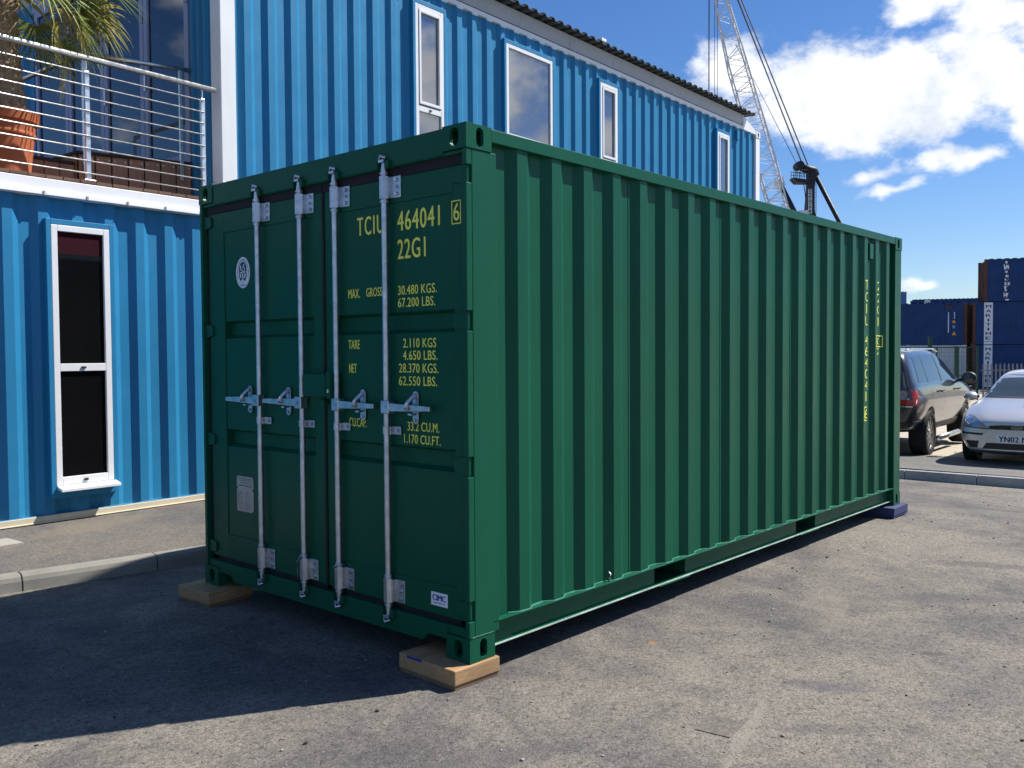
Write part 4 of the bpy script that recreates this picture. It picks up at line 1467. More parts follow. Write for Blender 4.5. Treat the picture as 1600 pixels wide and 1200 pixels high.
# stainless railing along the balcony edge
rl_ = thing('balcony_railing', 'stainless steel railing with nine rods along the balcony edge', 'railing', bw(0, 0.03, DZ + 0.027), RB)
zb = DZ + 0.027
MB().tube([(-3.1, 0, 4.182 - zb), (1.835, 0, 4.168 - zb)], 0.0255, 14).build('handrail', M['steel'], rl_, smooth=True)
for s in (-1.66, -0.54, 0.58, 1.695):
    MB().box(s - 0.020, s + 0.020, -0.016, 0.016, 0.0, 4.06 - zb).build('post', M['steel'], rl_, bevel=0.003)
    MB().tube([(s, 0, 4.05 - zb), (s, 0, 4.165 - zb)], 0.008, 8).build('post_stem', M['steel'], rl_)
    MB().box(s - 0.05, s + 0.05, -0.04, 0.05, -0.0005, 0.012).build('foot_plate', M['steel'], rl_, bevel=0.003)
for k in range(9):
    z = 4.040 - 0.1075 * k - zb
    MB().tube([(-3.1, -0.022, z + 0.004), (1.70, -0.022, z - 0.003)], 0.0065, 8).build('rod', M['steel'], rl_, smooth=True)

# handrail of the landing
lr = thing('landing_handrail', 'tubular grey handrail standing on the timber landing', 'railing', bw(0.9, 0.8, LZ), RB)
hz = 4.46 - LZ
a = p0 + d_ * 0.06 - n2 * 0.03
b = p1 - d_ * 0.10 - n2 * 0.03
c = Vector((0.86, 3.6))
def lp_(v, z):
    return (v.x - 0.9, v.y - 0.8, z)
MB().tube([lp_(p1, hz), lp_(a, hz)], 0.0235, 12).build('rail', M['steel'], lr, smooth=True)
MB().tube([lp_(a, hz), lp_(c, hz)], 0.0235, 12).build('rail', M['steel'], lr, smooth=True)
for v in (a, b, c):
    MB().box(v.x - 0.9 - 0.018, v.x - 0.9 + 0.018, v.y - 0.8 - 0.01, v.y - 0.8 + 0.01, -0.20, hz - 0.02).build('post', M['steel'], lr, bevel=0.003)

# potted fan palm
PS, PO = 0.11, 0.62
pot = thing('plant_pot', 'large ribbed terracotta pot on the balcony holding the palm', 'pot', bw(PS, PO, DZ + 0.027), RB)
MB().lathe([(0.0, 0.0), (0.215, 0.0), (0.27, 0.50), (0.293, 0.51), (0.303, 0.60), (0.285, 0.605), (0.27, 0.53), (0.0, 0.53)], (0, 0, 0), 'z', 48).build('bowl', M['terracotta'], pot, sharp=35)
MB().lathe([(0.252, 0.38), (0.266, 0.385), (0.271, 0.42), (0.259, 0.425)], (0, 0, 0), 'z', 48).build('band', M['terracotta'], pot, smooth=True)
MB().lathe([(0.0, 0.535), (0.275, 0.535)], (0, 0, 0), 'z', 32).build('soil', M['soil'], pot)

palm = thing('palm_tree', 'fan palm with hairy trunk and drooping fronds growing in the terracotta pot', 'palm', bw(PS, PO, DZ + 0.56), RB)
tk = MB()
prof = []
rng = random.Random(3)
nz, na = 40, 28
for k in range(nz + 1):
    h = 1.16 * k / nz
    for j in range(na):
        t = 2 * math.pi * j / na
        r_ = 0.175 + 0.02 * math.sin(h * 5 + 1) - 0.02 * (h / 1.2) + rng.uniform(-0.018, 0.022)
        tk.v.append((r_ * math.cos(t), r_ * math.sin(t), h))
for k in range(nz):
    for j in range(na):
        tk.f.append((k * na + j, k * na + (j + 1) % na, (k + 1) * na + (j + 1) % na, (k + 1) * na + j))
tk.f.append(tuple(range(nz * na, (nz + 1) * na)))
tko = tk.build('trunk', M['trunk'], palm, smooth=True)
fb = MB()
for k in range(1500):
    t = rng.uniform(0, 2 * math.pi)
    h = rng.uniform(0.03, 1.15)
    r_ = 0.175
    d = rng.uniform(-0.5, 0.5)
    L_ = rng.uniform(0.05, 0.15)
    c, s = math.cos(t), math.sin(t)
    out = rng.uniform(0.012, 0.05)
    w = 0.0022
    pa = Vector((r_ * c, r_ * s, h))
    pb = pa + Vector((out * c - d * L_ * s, out * s + d * L_ * c, -L_ * rng.uniform(0.2, 0.9)))
    side = Vector((-s, c, 0)) * w
    fb.add([pa - side, pa + side, pb], [(0, 1, 2)])
fo = fb.build('fibre', M['fibre'], tko)
fo['kind'] = 'stuff'


def frond(azim, elev, plen, flen, mat, seed, base_h=1.1, roll=0.0, droop=0.5, name='frond'):
    rng = random.Random(seed)
    mb = MB()
    d = Vector((math.cos(azim), math.sin(azim), 0))
    start = Vector((0.08 * d.x, 0.08 * d.y, base_h))
    path = []
    p = start.copy()
    e = elev
    n = 8
    for k in range(n + 1):
        path.append(p.copy())
        p = p + (d * math.cos(e) + Vector((0, 0, 1)) * math.sin(e)) * (plen / n)
        e -= (0.55 + 0.5 * droop) / n
    mb.tube([q[:] for q in path], [0.014 - 0.0009 * k for k in range(n + 1)], 6)
    hub = path[-1]
    f_ = (d * math.cos(e) + Vector((0, 0, 1)) * math.sin(e)).normalized()
    sd2 = Vector((-d.y, d.x, 0))
    sd2 = (Matrix.Rotation(roll, 3, f_) @ sd2).normalized()
    nrm = f_.cross(sd2).normalized()
    if nrm.z < 0:
        nrm = -nrm
    ns = 24
    for k in range(ns):
        u = -1 + 2 * k / (ns - 1)
        ang = u * rad(112) + rng.uniform(-0.05, 0.05)
        dr = f_ * math.cos(ang) + sd2 * math.sin(ang)
        ln = flen * (1.0 - 0.28 * abs(u) ** 1.6) * rng.uniform(0.88, 1.08)
        wv = (nrm.cross(dr)).normalized()
        w0 = 0.005
        prev = None
        q = hub.copy()
        v = dr.copy() + nrm * rng.uniform(0.02, 0.12)
        v.normalize()
        segs = 7
        split = rng.uniform(0.3, 0.5)
        lim = rng.uniform(0.5, 1.9) * droop
        for j in range(segs + 1):
            tt = j / segs
            w = w0 * 0.7 + (0.0095 * flen / 0.6) * math.sin(min(1.0, tt / 0.55) * math.pi / 2)
            if tt > split:
                w *= max(0.06, 1 - (tt - split) / (1 - split))
            fold = nrm * (-0.35 * w)
            ring = [q - wv * w + fold, q.copy(), q + wv * w + fold]
            base = len(mb.v)
            mb.v += [r_[:] for r_ in ring]
            if prev is not None:
                mb.f += [(prev, base, base + 1, prev + 1), (prev + 1, base + 1, base + 2, prev + 2)]
            prev = base
            q = q + v * (ln / segs)
            g_ = 0.10 * lim * (0.4 + 3.0 * max(0, tt - 0.35))
            v = (v + Vector((rng.uniform(-.02, .02), rng.uniform(-.02, .02), -g_))).normalized()
    me = MB.mesh(mb, 'frond', True)
    return link(name, me, mat, palm)


FR = [  # azimuth (degrees, 0 = along the wall to the right, -90 = towards the viewer), rise, stalk, blade, dry, droop
    (-10, 28, 0.62, 0.52, 0, 1.0), (-35, 12, 0.62, 0.55, 0, 1.3), (-55, 45, 0.60, 0.55, 0, 0.9), (15, 50, 0.66, 0.60, 0, 0.9),
    (-20, 62, 0.62, 0.60, 0, 0.7), (40, 20, 0.60, 0.55, 0, 1.1), (70, 55, 0.60, 0.6, 0, 0.8), (110, 30, 0.6, 0.6, 0, 1.0),
    (-80, 25, 0.55, 0.55, 0, 1.2), (-105, 50, 0.60, 0.58, 0, 1.0), (-140, 22, 0.60, 0.58, 0, 1.1), (170, 40, 0.62, 0.58, 0, 1.0),
    (-5, -18, 0.78, 0.42, 1, 1.4), (-48, -6, 0.55, 0.46, 1, 1.5), (150, 65, 0.5, 0.55, 0, 0.7), (-160, 70, 0.45, 0.5, 0, 0.6), (5, 80, 0.45, 0.55, 0, 0.5), (-70, 72, 0.5, 0.55, 0, 0.6),
    (24, 4, 0.72, 0.5, 0, 1.3), (-22, 40, 0.78, 0.55, 0, 1.1), (-8, 14, 0.50, 0.5, 1, 1.2),
    (-32, 2, 0.70, 0.40, 1, 1.5), (-14, 22, 0.74, 0.52, 1, 1.3), (2, 34, 0.80, 0.55, 0, 1.2), (-28, 55, 0.7, 0.6, 0, 1.0)]
for i, (a_, e_, pl_, fl_, dry, dr_) in enumerate(FR):
    frond(rad(a_), rad(e_), pl_, fl_, M['frond_dry' if dry else 'frond'], 100 + i, 1.08 + 0.006 * i, rad(random.uniform(-25, 25)), dr_)


# ================================================================== cars
def loft_body(stations, sub=2):
    """car body from half sections: (x, zb, ws, wm, zm, zbelt, wb, zre, wr, zroof)"""
    rings = []
    for (x, zb, ws, wm, zm, zt, wb, zre, wr, zr) in stations:
        half = [(0, zb), (ws * 0.9, zb), (ws, zb + 0.07), (wm, zm), (wm * 0.995, zm + 0.6 * (zt - zm)), (wb, zt), (wb - 0.08 * (wb - wr) - 0.012, zt + 0.03 * (zre > zt + 0.1)),
                (wr, zre), (wr * 0.82, zr - 0.25 * (zr - zre)), (0, zr)]
        ring = [(x, y, z) for y, z in half] + [(x, -y, z) for y, z in half[-2:0:-1]]
        rings.append(ring)
    mb = MB()
    n = len(rings[0])
    for r_ in rings:
        mb.v += r_
    for k in range(len(rings) - 1):
        for j in range(n):
            mb.f.append((k * n + j, k * n + (j + 1) % n, (k + 1) * n + (j + 1) % n, (k + 1) * n + j))
    for base in (0, (len(rings) - 1) * n):         # quad end caps keep the nose and tail smooth
        for j in range(9):
            a, b = base + j, base + j + 1
            c, d = base + (n - j - 1) % n, base + (n - j) % n
            if j == 0:
                mb.f.append((base, base + 1, base + n - 1))
            elif j == 8:
                mb.f.append((base + 8, base + 9, base + n - 8))
            else:
                mb.f.append((a, b, c, d))
    me = mb.mesh('body')
    o = bpy.data.objects.new('tmp', me)
    COL.objects.link(o)
    m_ = o.modifiers.new('s', 'SUBSURF')
    m_.levels = sub
    m_.render_levels = sub
    bpy.context.view_layer.update()
    r = evaluated(o)
    bpy.data.objects.remove(o, do_unlink=True)
    return r


def bvh_of(me):
    return BVHTree.FromPolygons([v.co.copy() for v in me.vertices], [tuple(p.vertices) for p in me.polygons])


def patch(bvh, outline, axis, sgn, lift, thick=0.012, res=0.05, far=6.0):
    """lay an outline on a body: axis 'x' outline=(y,z) seen from sgn*x; axis 'y' outline=(x,z)"""
    bm = bmesh.new()
    vs = [bm.verts.new((p[0], p[1], 0)) for p in outline]
    bm.faces.new(vs)
    xs_ = [p[0] for p in outline]; ys_ = [p[1] for p in outline]
    for (lo, hi, k) in ((min(xs_), max(xs_), 0), (min(ys_), max(ys_), 1)):
        n = max(2, int((hi - lo) / res))
        for i in range(1, n):
            c = lo + (hi - lo) * i / n
            co = (c, 0, 0) if k == 0 else (0, c, 0)
            no = (1, 0, 0) if k == 0 else (0, 1, 0)
            bmesh.ops.bisect_plane(bm, geom=bm.verts[:] + bm.edges[:] + bm.faces[:], plane_co=co, plane_no=no)
    last = 0
    for v in bm.verts:
        a, b = v.co.x, v.co.y
        if axis == 'x':
            org, d = Vector((sgn * far, a, b)), Vector((-sgn, 0, 0))
        else:
            org, d = Vector((a, sgn * far, b)), Vector((0, -sgn, 0))
        hit = bvh.ray_cast(org, d)
        p = hit[0] if hit[0] is not None else org + d * far
        v.co = p - d * lift
    d = Vector((-sgn, 0, 0)) if axis == 'x' else Vector((0, -sgn, 0))
    top = bm.faces[:]
    ext = bmesh.ops.extrude_face_region(bm, geom=top)
    for e in ext['geom']:
        if isinstance(e, bmesh.types.BMVert):
            e.co += d * (thick + lift)
    bmesh.ops.recalc_face_normals(bm, faces=bm.faces)
    me = bpy.data.meshes.new('patch')
    bm.to_mesh(me)
    bm.free()
    return me


def wheel(parent, x, y, r, w, side, spokes=10, name='wheel', rimr=0.72):
    """tyre with alloy rim; side = +1/-1 outward along y"""
    prof = [(r * 0.70, -w / 2), (r * 0.94, -w / 2), (r, -w * 0.36), (r, w * 0.36), (r * 0.94, w / 2), (r * 0.74, w / 2), (r * 0.70, w * 0.38)]
    t = MB().lathe([(a, b * side) for a, b in prof], (x, y, r), 'y', 40).build(name, M['tyre'], parent, sharp=30)
    rim = MB()
    ro = y + side * w * 0.40
    rim.lathe([(r * 0.715, side * w * 0.40), (r * 0.70, side * w * 0.46), (r * 0.655, side * w * 0.42), (r * 0.64, side * w * 0.0)], (x, y, r), 'y', 40)
    for k in range(spokes):
        a = 2 * math.pi * k / spokes
        da = 0.10
        q = []
        for rr_, d2 in ((r * 0.10, 0.25), (r * 0.655, da)):
            for sg in (-1, 1):
                q.append((x + rr_ * math.cos(a + sg * d2), ro, r + rr_ * math.sin(a + sg * d2)))
        q += [(p[0], p[1] - side * 0.03, p[2]) for p in q]
        rim.add(q, [(0, 1, 3, 2), (4, 6, 7, 5), (0, 2, 6, 4), (1, 5, 7, 3)])
    rim.lathe([(0, side * (w * 0.42 + 0.004)), (r * 0.16, side * (w * 0.42)), (r * 0.17, side * w * 0.3)], (x, y, r), 'y', 20)
    rim.build('rim', M['alloy'], t, sharp=30)
    MB().lathe([(0, side * w * 0.06), (r * 0.62, side * w * 0.06)], (x, y, r), 'y', 24).build('brake_disc', M['bumper_grey'], t)
    return t


def arches(me, axles, r, half):
    cs = []
    for x in axles:
        for s_ in (-1, 1):
            cs.append(MB().lathe([(0, 0), (r * 1.19, 0), (r * 1.19, s_ * 0.6), (0, s_ * 0.6)], (x, s_ * (half - 0.32), r * 1.02), 'y', 36).mesh('c'))
    for c in cs:
        me = cut(me, [c])
    return me


def smooth_mesh(me, ang=35):
    me.polygons.foreach_set('use_smooth', [True] * len(me.polygons))
    me.set_sharp_from_angle(angle=rad(ang))
    return me


# ---- charcoal estate, seen from behind, nose away from the yard
def suv():
    t = thing('parked_car', 'charcoal off-road estate car parked nose away, beside the silver hatchback', 'car', (13.86, 2.70, -0.125), rad(4.0), 'cars parked on the pale apron')
    st = [(-2.39, 0.60, 0.66, 0.78, 0.78, 1.08, 0.74, 1.13, 0.66, 1.15), (-2.36, 0.50, 0.78, 0.89, 0.76, 1.10, 0.85, 1.20, 0.72, 1.23),
          (-2.27, 0.44, 0.84, 0.945, 0.76, 1.14, 0.91, 1.48, 0.76, 1.54), (-2.17, 0.42, 0.86, 0.955, 0.76, 1.16, 0.925, 1.66, 0.75, 1.735),
          (-1.9, 0.40, 0.87, 0.965, 0.76, 1.17, 0.935, 1.70, 0.745, 1.78), (-1.2, 0.36, 0.87, 0.965, 0.76, 1.17, 0.94, 1.715, 0.74, 1.80),
          (-0.4, 0.34, 0.87, 0.965, 0.76, 1.17, 0.94, 1.71, 0.735, 1.80), (0.25, 0.34, 0.87, 0.965, 0.76, 1.165, 0.935, 1.66, 0.72, 1.755),
          (0.75, 0.34, 0.87, 0.965, 0.76, 1.16, 0.93, 1.44, 0.755, 1.50), (1.18, 0.35, 0.87, 0.965, 0.76, 1.15, 0.925, 1.20, 0.80, 1.235),
          (1.30, 0.36, 0.87, 0.965, 0.76, 1.13, 0.92, 1.165, 0.78, 1.19), (1.9, 0.40, 0.86, 0.955, 0.76, 1.07, 0.90, 1.11, 0.74, 1.13),
          (2.25, 0.44, 0.80, 0.90, 0.74, 1.0, 0.85, 1.04, 0.68, 1.055), (2.37, 0.5, 0.70, 0.80, 0.72, 0.92, 0.76, 0.95, 0.6, 0.96), (2.39, 0.56, 0.62, 0.72, 0.72, 0.86, 0.7, 0.88, 0.55, 0.89)]
    raw = loft_body(st, 3)
    bv = bvh_of(raw)
    me = arches(raw, (-1.36, 1.385), 0.37, 0.965)
    link('body', smooth_mesh(me, 40), M['rover'], t)
    for sg in (-1, 1):
        side = []
        side.append(('rear_quarter_window', [(-1.98, 1.22), (-1.43, 1.225), (-1.36, 1.655), (-1.86, 1.635)]))
        side.append(('rear_door_window', [(-1.40, 1.225), (-0.50, 1.225), (-0.43, 1.665), (-1.33, 1.66)]))
        side.append(('front_door_window', [(-0.42, 1.225), (0.83, 1.215), (0.70, 1.35), (0.36, 1.60), (0.25, 1.645), (-0.35, 1.662)]))
        for nm, ol in side:
            link(nm, smooth_mesh(patch(bv, ol, 'y', sg, 0.004, 0.02, 0.08)), M['carglass'], t)
        # pillars, door seams, sill cladding
        for ol in ([(-1.425, 1.215), (-1.405, 1.215), (-1.335, 1.66), (-1.355, 1.66)], [(-0.495, 1.215), (-0.425, 1.215), (-0.355, 1.67), (-0.425, 1.67)]):
            link('pillar_trim', patch(bv, ol, 'y', sg, 0.0055, 0.02, 0.1), M['blackplastic'], t)
        link('windscreen_pillar', patch(bv, [(0.84, 1.21), (0.96, 1.21), (0.44, 1.62), (0.26, 1.665), (0.36, 1.61), (0.71, 1.36)], 'y', sg, 0.006, 0.02, 0.06), M['blackplastic'], t)
        for xx in (-0.46, 0.80):
            link('door_seam', patch(bv, [(xx, 0.50), (xx + 0.012, 0.50), (xx + 0.03, 1.20), (xx + 0.018, 1.20)], 'y', sg, 0.001, 0.01, 0.1), M['blackplastic'], t)
        link('door_seam', patch(bv, [(-1.40, 1.20), (-1.388, 1.20), (-1.19, 0.86), (-1.202, 0.86)], 'y', sg, 0.001, 0.01, 0.1), M['blackplastic'], t)
        link('waist_crease', patch(bv, [(-2.0, 1.02), (1.9, 0.985), (1.9, 0.992), (-2.0, 1.032)], 'y', sg, 0.006, 0.01, 0.1), M['rover'], t)
        link('sill_cladding', patch(bv, [(-0.92, 0.40), (0.94, 0.40), (0.94, 0.505), (-0.92, 0.505)], 'y', sg, 0.010, 0.02, 0.1), M['blackplastic'], t)
        link('bumper_seam', patch(bv, [(-2.22, 0.60), (-1.80, 0.585), (-1.80, 0.597), (-2.22, 0.614)], 'y', sg, 0.004, 0.01, 0.08), M['chrome'], t)
        for xx in (-0.68, 0.60):
            h = MB().tube([(xx - 0.11, sg * 0.985, 1.045), (xx + 0.08, sg * 0.985, 1.045)], 0.018, 8)
            h.build('door_handle', M['rover'], t, smooth=True)
        MB().tube([(-0.76, sg * 0.93, 0.245), (0.80, sg * 0.93, 0.245)], 0.046, 12).build('side_step', M['alloy'], t, smooth=True)
        mi = MB()
        prof = [(0.0, 0.05), (0.05, 0.095), (0.1, 0.11), (0.16, 0.10), (0.2, 0.06)]
        mo = MB().lathe([(0.001, 0.0), (0.105, 0.01), (0.125, 0.06), (0.11, 0.12), (0.06, 0.17), (0.001, 0.185)], (0, 0, 0), 'x', 20)
        mo.v = [(0.78 + v[0], sg * (1.10 + v[1] * 1.05), 1.235 + v[2] * 0.86) for v in mo.v]
        mob = mo.build('door_mirror', M['blackplastic'], t, smooth=True)
        MB().tube([(0.86, sg * 0.90, 1.19), (0.86, sg * 1.02, 1.20)], 0.03, 8).build('mirror_arm', M['blackplastic'], mob)
        gl = MB().lathe([(0.001, -0.004), (0.09, -0.004)], (0, 0, 0), 'x', 20)
        gl.v = [(0.78 + v[0], sg * (1.10 + v[1] * 1.05), 1.235 + v[2] * 0.86) for v in gl.v]
        gl.build('mirror_glass', M['carglass'], mob)
        # rear lamp cluster wraps the corner
        link('rear_lamp', smooth_mesh(patch(bv, [(-2.335, 0.865), (-2.19, 0.865), (-2.175, 1.10), (-2.33, 1.10)], 'y', sg, 0.006, 0.02, 0.03)), M['redlamp'], t)
        ya, yb = (0.56, 0.90)
        bk = [(sg * ya, 0.87), (sg * yb, 0.87), (sg * yb, 1.115), (sg * ya, 1.115)]
        lo = link('rear_lamp', smooth_mesh(patch(bv, bk, 'x', -1, 0.006, 0.02, 0.03)), M['bumper_grey'], t)
        cyc = sg * 0.77
        for zc, rr_, mt in ((1.045, 0.062, 'lamp_pink'), (1.045, 0.034, 'clearlamp')):
            link('round_lamp', smooth_mesh(patch(bv, oval(cyc, zc, rr_, rr_, 16), 'x', -1, 0.010 + 0.004 * (rr_ < 0.04), 0.02, 0.05)), M[mt], lo)
        link('lamp_lens', smooth_mesh(patch(bv, [(sg * 0.58, 0.875), (sg * 0.895, 0.875), (sg * 0.895, 0.955), (sg * 0.58, 0.955)], 'x', -1, 0.010, 0.02, 0.04)), M['redlamp'], lo)
        link('lamp_lens', smooth_mesh(patch(bv, [(sg * 0.60, 0.962), (sg * 0.86, 0.962), (sg * 0.86, 0.985), (sg * 0.60, 0.985)], 'x', -1, 0.010, 0.02, 0.04)), M['clearlamp'], lo)
        for x in (-1.36, 1.385):
            wheel(t, x, sg * 0.82, 0.375, 0.27, sg, 10)
    link('windscreen', smooth_mesh(patch(bv, [(-0.66, 1.24), (0.66, 1.24), (0.60, 1.66), (-0.60, 1.66)], 'x', 1, 0.005, 0.02, 0.08)), M['carglass_front'], t)
    link('tailgate_window', smooth_mesh(patch(bv, [(-0.74, 1.22), (0.74, 1.22), (0.66, 1.64), (-0.66, 1.64)], 'x', -1, 0.006, 0.02, 0.06)), M['carglass'], t)
    sp = MB().prism([(-2.20, 1.735), (-2.34, 1.70), (-2.33, 1.675), (-2.12, 1.69)], 'y', -0.68, 0.68)
    sp.build('roof_spoiler', M['rover'], t, bevel=0.01)
    for sg in (-1, 1):
        MB().tube([(-1.9, sg * 0.68, 1.735), (-1.6, sg * 0.68, 1.762), (0.0, sg * 0.67, 1.762), (0.3, sg * 0.665, 1.715)], 0.012, 8).build('roof_rail', M['chrome'], t, smooth=True)
    link('rear_bumper', smooth_mesh(patch(bv, [(-0.86, 0.50), (0.86, 0.50), (0.86, 0.60), (-0.86, 0.60)], 'x', -1, 0.02, 0.03, 0.06)), M['blackplastic'], t)
    link('tailgate_trim', smooth_mesh(patch(bv, [(-0.9, 0.845), (0.9, 0.845), (0.9, 0.858), (-0.9, 0.858)], 'x', -1, 0.012, 0.03, 0.06)), M['chrome'], t)
    return t


suv()


# ---- silver hatchback facing the yard
def hatch():
    t = thing('parked_car', 'silver hatchback facing the yard with a white front number plate', 'car', (13.58, 0.25, -0.125), rad(182.5), 'cars parked on the pale apron')
    st = [(2.08, 0.26, 0.40, 0.52, 0.45, 0.60, 0.46, 0.635, 0.32, 0.645), (2.06, 0.22, 0.54, 0.66, 0.44, 0.63, 0.58, 0.675, 0.42, 0.69),
          (1.98, 0.19, 0.66, 0.765, 0.43, 0.67, 0.69, 0.72, 0.52, 0.745), (1.80, 0.18, 0.73, 0.825, 0.43, 0.74, 0.765, 0.785, 0.60, 0.825), (1.5, 0.18, 0.75, 0.845, 0.45, 0.82, 0.80, 0.86, 0.63, 0.90),
          (1.12, 0.18, 0.75, 0.85, 0.48, 0.89, 0.805, 0.935, 0.66, 0.975), (0.95, 0.18, 0.75, 0.85, 0.50, 0.905, 0.805, 0.975, 0.655, 1.02), (0.45, 0.18, 0.75, 0.85, 0.52, 0.92, 0.80, 1.235, 0.60, 1.29),
          (0.12, 0.18, 0.75, 0.85, 0.52, 0.93, 0.80, 1.345, 0.57, 1.405), (-0.5, 0.18, 0.75, 0.85, 0.52, 0.94, 0.80, 1.375, 0.565, 1.445), (-1.3, 0.18, 0.75, 0.85, 0.52, 0.95, 0.79, 1.31, 0.55, 1.39),
          (-1.75, 0.2, 0.74, 0.83, 0.52, 0.95, 0.76, 1.10, 0.60, 1.16), (-1.98, 0.24, 0.68, 0.78, 0.5, 0.90, 0.72, 0.96, 0.58, 0.99), (-2.07, 0.3, 0.60, 0.68, 0.5, 0.82, 0.64, 0.86, 0.5, 0.88)]
    raw = loft_body(st, 3)
    bv = bvh_of(raw)
    me = arches(raw, (1.27, -1.345), 0.305, 0.85)
    link('body', smooth_mesh(me, 40), M['silver'], t)

    def front(nm, ol, mat, lift=0.004, thick=0.02, res=0.05, parent=None):
        return link(nm, smooth_mesh(patch(bv, ol, 'x', 1, lift, thick, res)), M[mat], parent or t)
    front('windscreen', [(-0.685, 1.005), (0.685, 1.005), (0.535, 1.335), (-0.535, 1.335)], 'carglass_front', 0.006, 0.02, 0.06)
    front('windscreen_base', [(-0.70, 0.985), (0.70, 0.985), (0.69, 1.012), (-0.69, 1.012)], 'blackplastic', 0.009, 0.02, 0.06)
    front('grille', [(-0.40, 0.565), (0.40, 0.565), (0.36, 0.618), (0.20, 0.632), (-0.20, 0.632), (-0.36, 0.618)], 'blackplastic', 0.006)
    bd = front('badge', oval(0, 0.60, 0.075, 0.026, 20), 'chrome', 0.014)
    front('badge_centre', oval(0, 0.60, 0.066, 0.019, 20), 'sticker_navy', 0.017, 0.02, 0.1, bd)
    front('badge_stroke', [(-0.045, 0.597), (0.045, 0.597), (0.045, 0.603), (-0.045, 0.603)], 'chrome', 0.019, 0.02, 0.1, bd)
    front('lower_intake', [(-0.46, 0.275), (0.46, 0.275), (0.40, 0.365), (-0.40, 0.365)], 'blackplastic', 0.004)
    front('front_lip', [(-0.70, 0.205), (0.70, 0.205), (0.70, 0.25), (-0.70, 0.25)], 'bumper_grey', 0.006)
    for sg in (-1, 1):
        hl = front('headlamp', [(sg * 0.355, 0.575), (sg * 0.73, 0.600), (sg * 0.755, 0.69), (sg * 0.69, 0.765), (sg * 0.60, 0.745), (sg * 0.46, 0.66)], 'clearlamp', 0.006, 0.02, 0.03)
        for yy, zz, rr_ in ((0.645, 0.675, 0.05), (0.545, 0.645, 0.038)):
            front('lamp_reflector', oval(sg * yy, zz, rr_, rr_, 16), 'chrome', 0.010, 0.02, 0.05, hl)
        front('indicator', oval(sg * 0.465, 0.605, 0.026, 0.018, 12), 'lamp_pink', 0.010, 0.02, 0.05, hl)
        front('headlamp_seam', [(sg * 0.385, 0.560), (sg * 0.73, 0.588), (sg * 0.73, 0.600), (sg * 0.385, 0.574)], 'blackplastic', 0.005, 0.02, 0.04)
        front('bumper_strip', [(sg * 0.46, 0.475), (sg * 0.745, 0.485), (sg * 0.745, 0.515), (sg * 0.44, 0.503)], 'blackplastic', 0.010, 0.02, 0.03)
        front('fog_lamp_recess', [(sg * 0.53, 0.285), (sg * 0.64, 0.285), (sg * 0.705, 0.385), (sg * 0.50, 0.39)], 'blackplastic', 0.004, 0.02, 0.04)
        link('front_door_window', smooth_mesh(patch(bv, [(0.70, 1.0), (-0.42, 1.01), (-0.42, 1.335), (0.10, 1.32), (0.30, 1.26)], 'y', sg, 0.005, 0.02, 0.07)), M['carglass'], t)
        link('rear_door_window', smooth_mesh(patch(bv, [(-0.47, 1.01), (-1.25, 1.03), (-1.15, 1.27), (-0.47, 1.335)], 'y', sg, 0.005, 0.02, 0.07)), M['carglass'], t)
        mo = MB().lathe([(0.001, 0.0), (0.075, 0.01), (0.09, 0.05), (0.075, 0.11), (0.035, 0.15), (0.001, 0.16)], (0, 0, 0), 'x', 20)
        mo.v = [(0.62 + v[0], sg * (0.915 + v[1] * 1.25), 0.985 + v[2] * 0.82) for v in mo.v]
        mob = mo.build('door_mirror', M['silver'], t, smooth=True)
        MB().tube([(0.68, sg * 0.79, 0.985), (0.68, sg * 0.90, 0.985)], 0.025, 8).build('mirror_arm', M['blackplastic'], mob)
        MB().tube([(-0.30, sg * 0.868, 0.83), (-0.12, sg * 0.868, 0.83)], 0.016, 8).build('door_handle', M['silver'], t, smooth=True)
        for x in (1.27, -1.345):
            wheel(t, x, sg * 0.745, 0.305, 0.195, sg, 7)
    # number plate
    pc = bv.ray_cast(Vector((6, 0, 0.43)), Vector((-1, 0, 0)))[0].x
    pl = MB().box(pc + 0.002, pc + 0.014, -0.275, 0.275, 0.37, 0.487).build('number_plate', M['plate_white'], t, bevel=0.004)
    lettering('lettering', 'YN02 M', (pc + 0.0152, -0.235, 0.388), (0, 1, 0), (0, 0, 1), 0.37, 0.082, M['plate_black'], pl, 0.045, 1.05)
    MB().tube([(0.93, -0.1, 1.03), (0.80, 0.45, 1.12)], 0.008, 6).build('wiper', M['blackplastic'], t)
    MB().tube([(1.52, 0, 0.905), (1.52, 0, 0.917)], 0.01, 8).build('washer_jet', M['blackplastic'], t)
    return t


hatch()


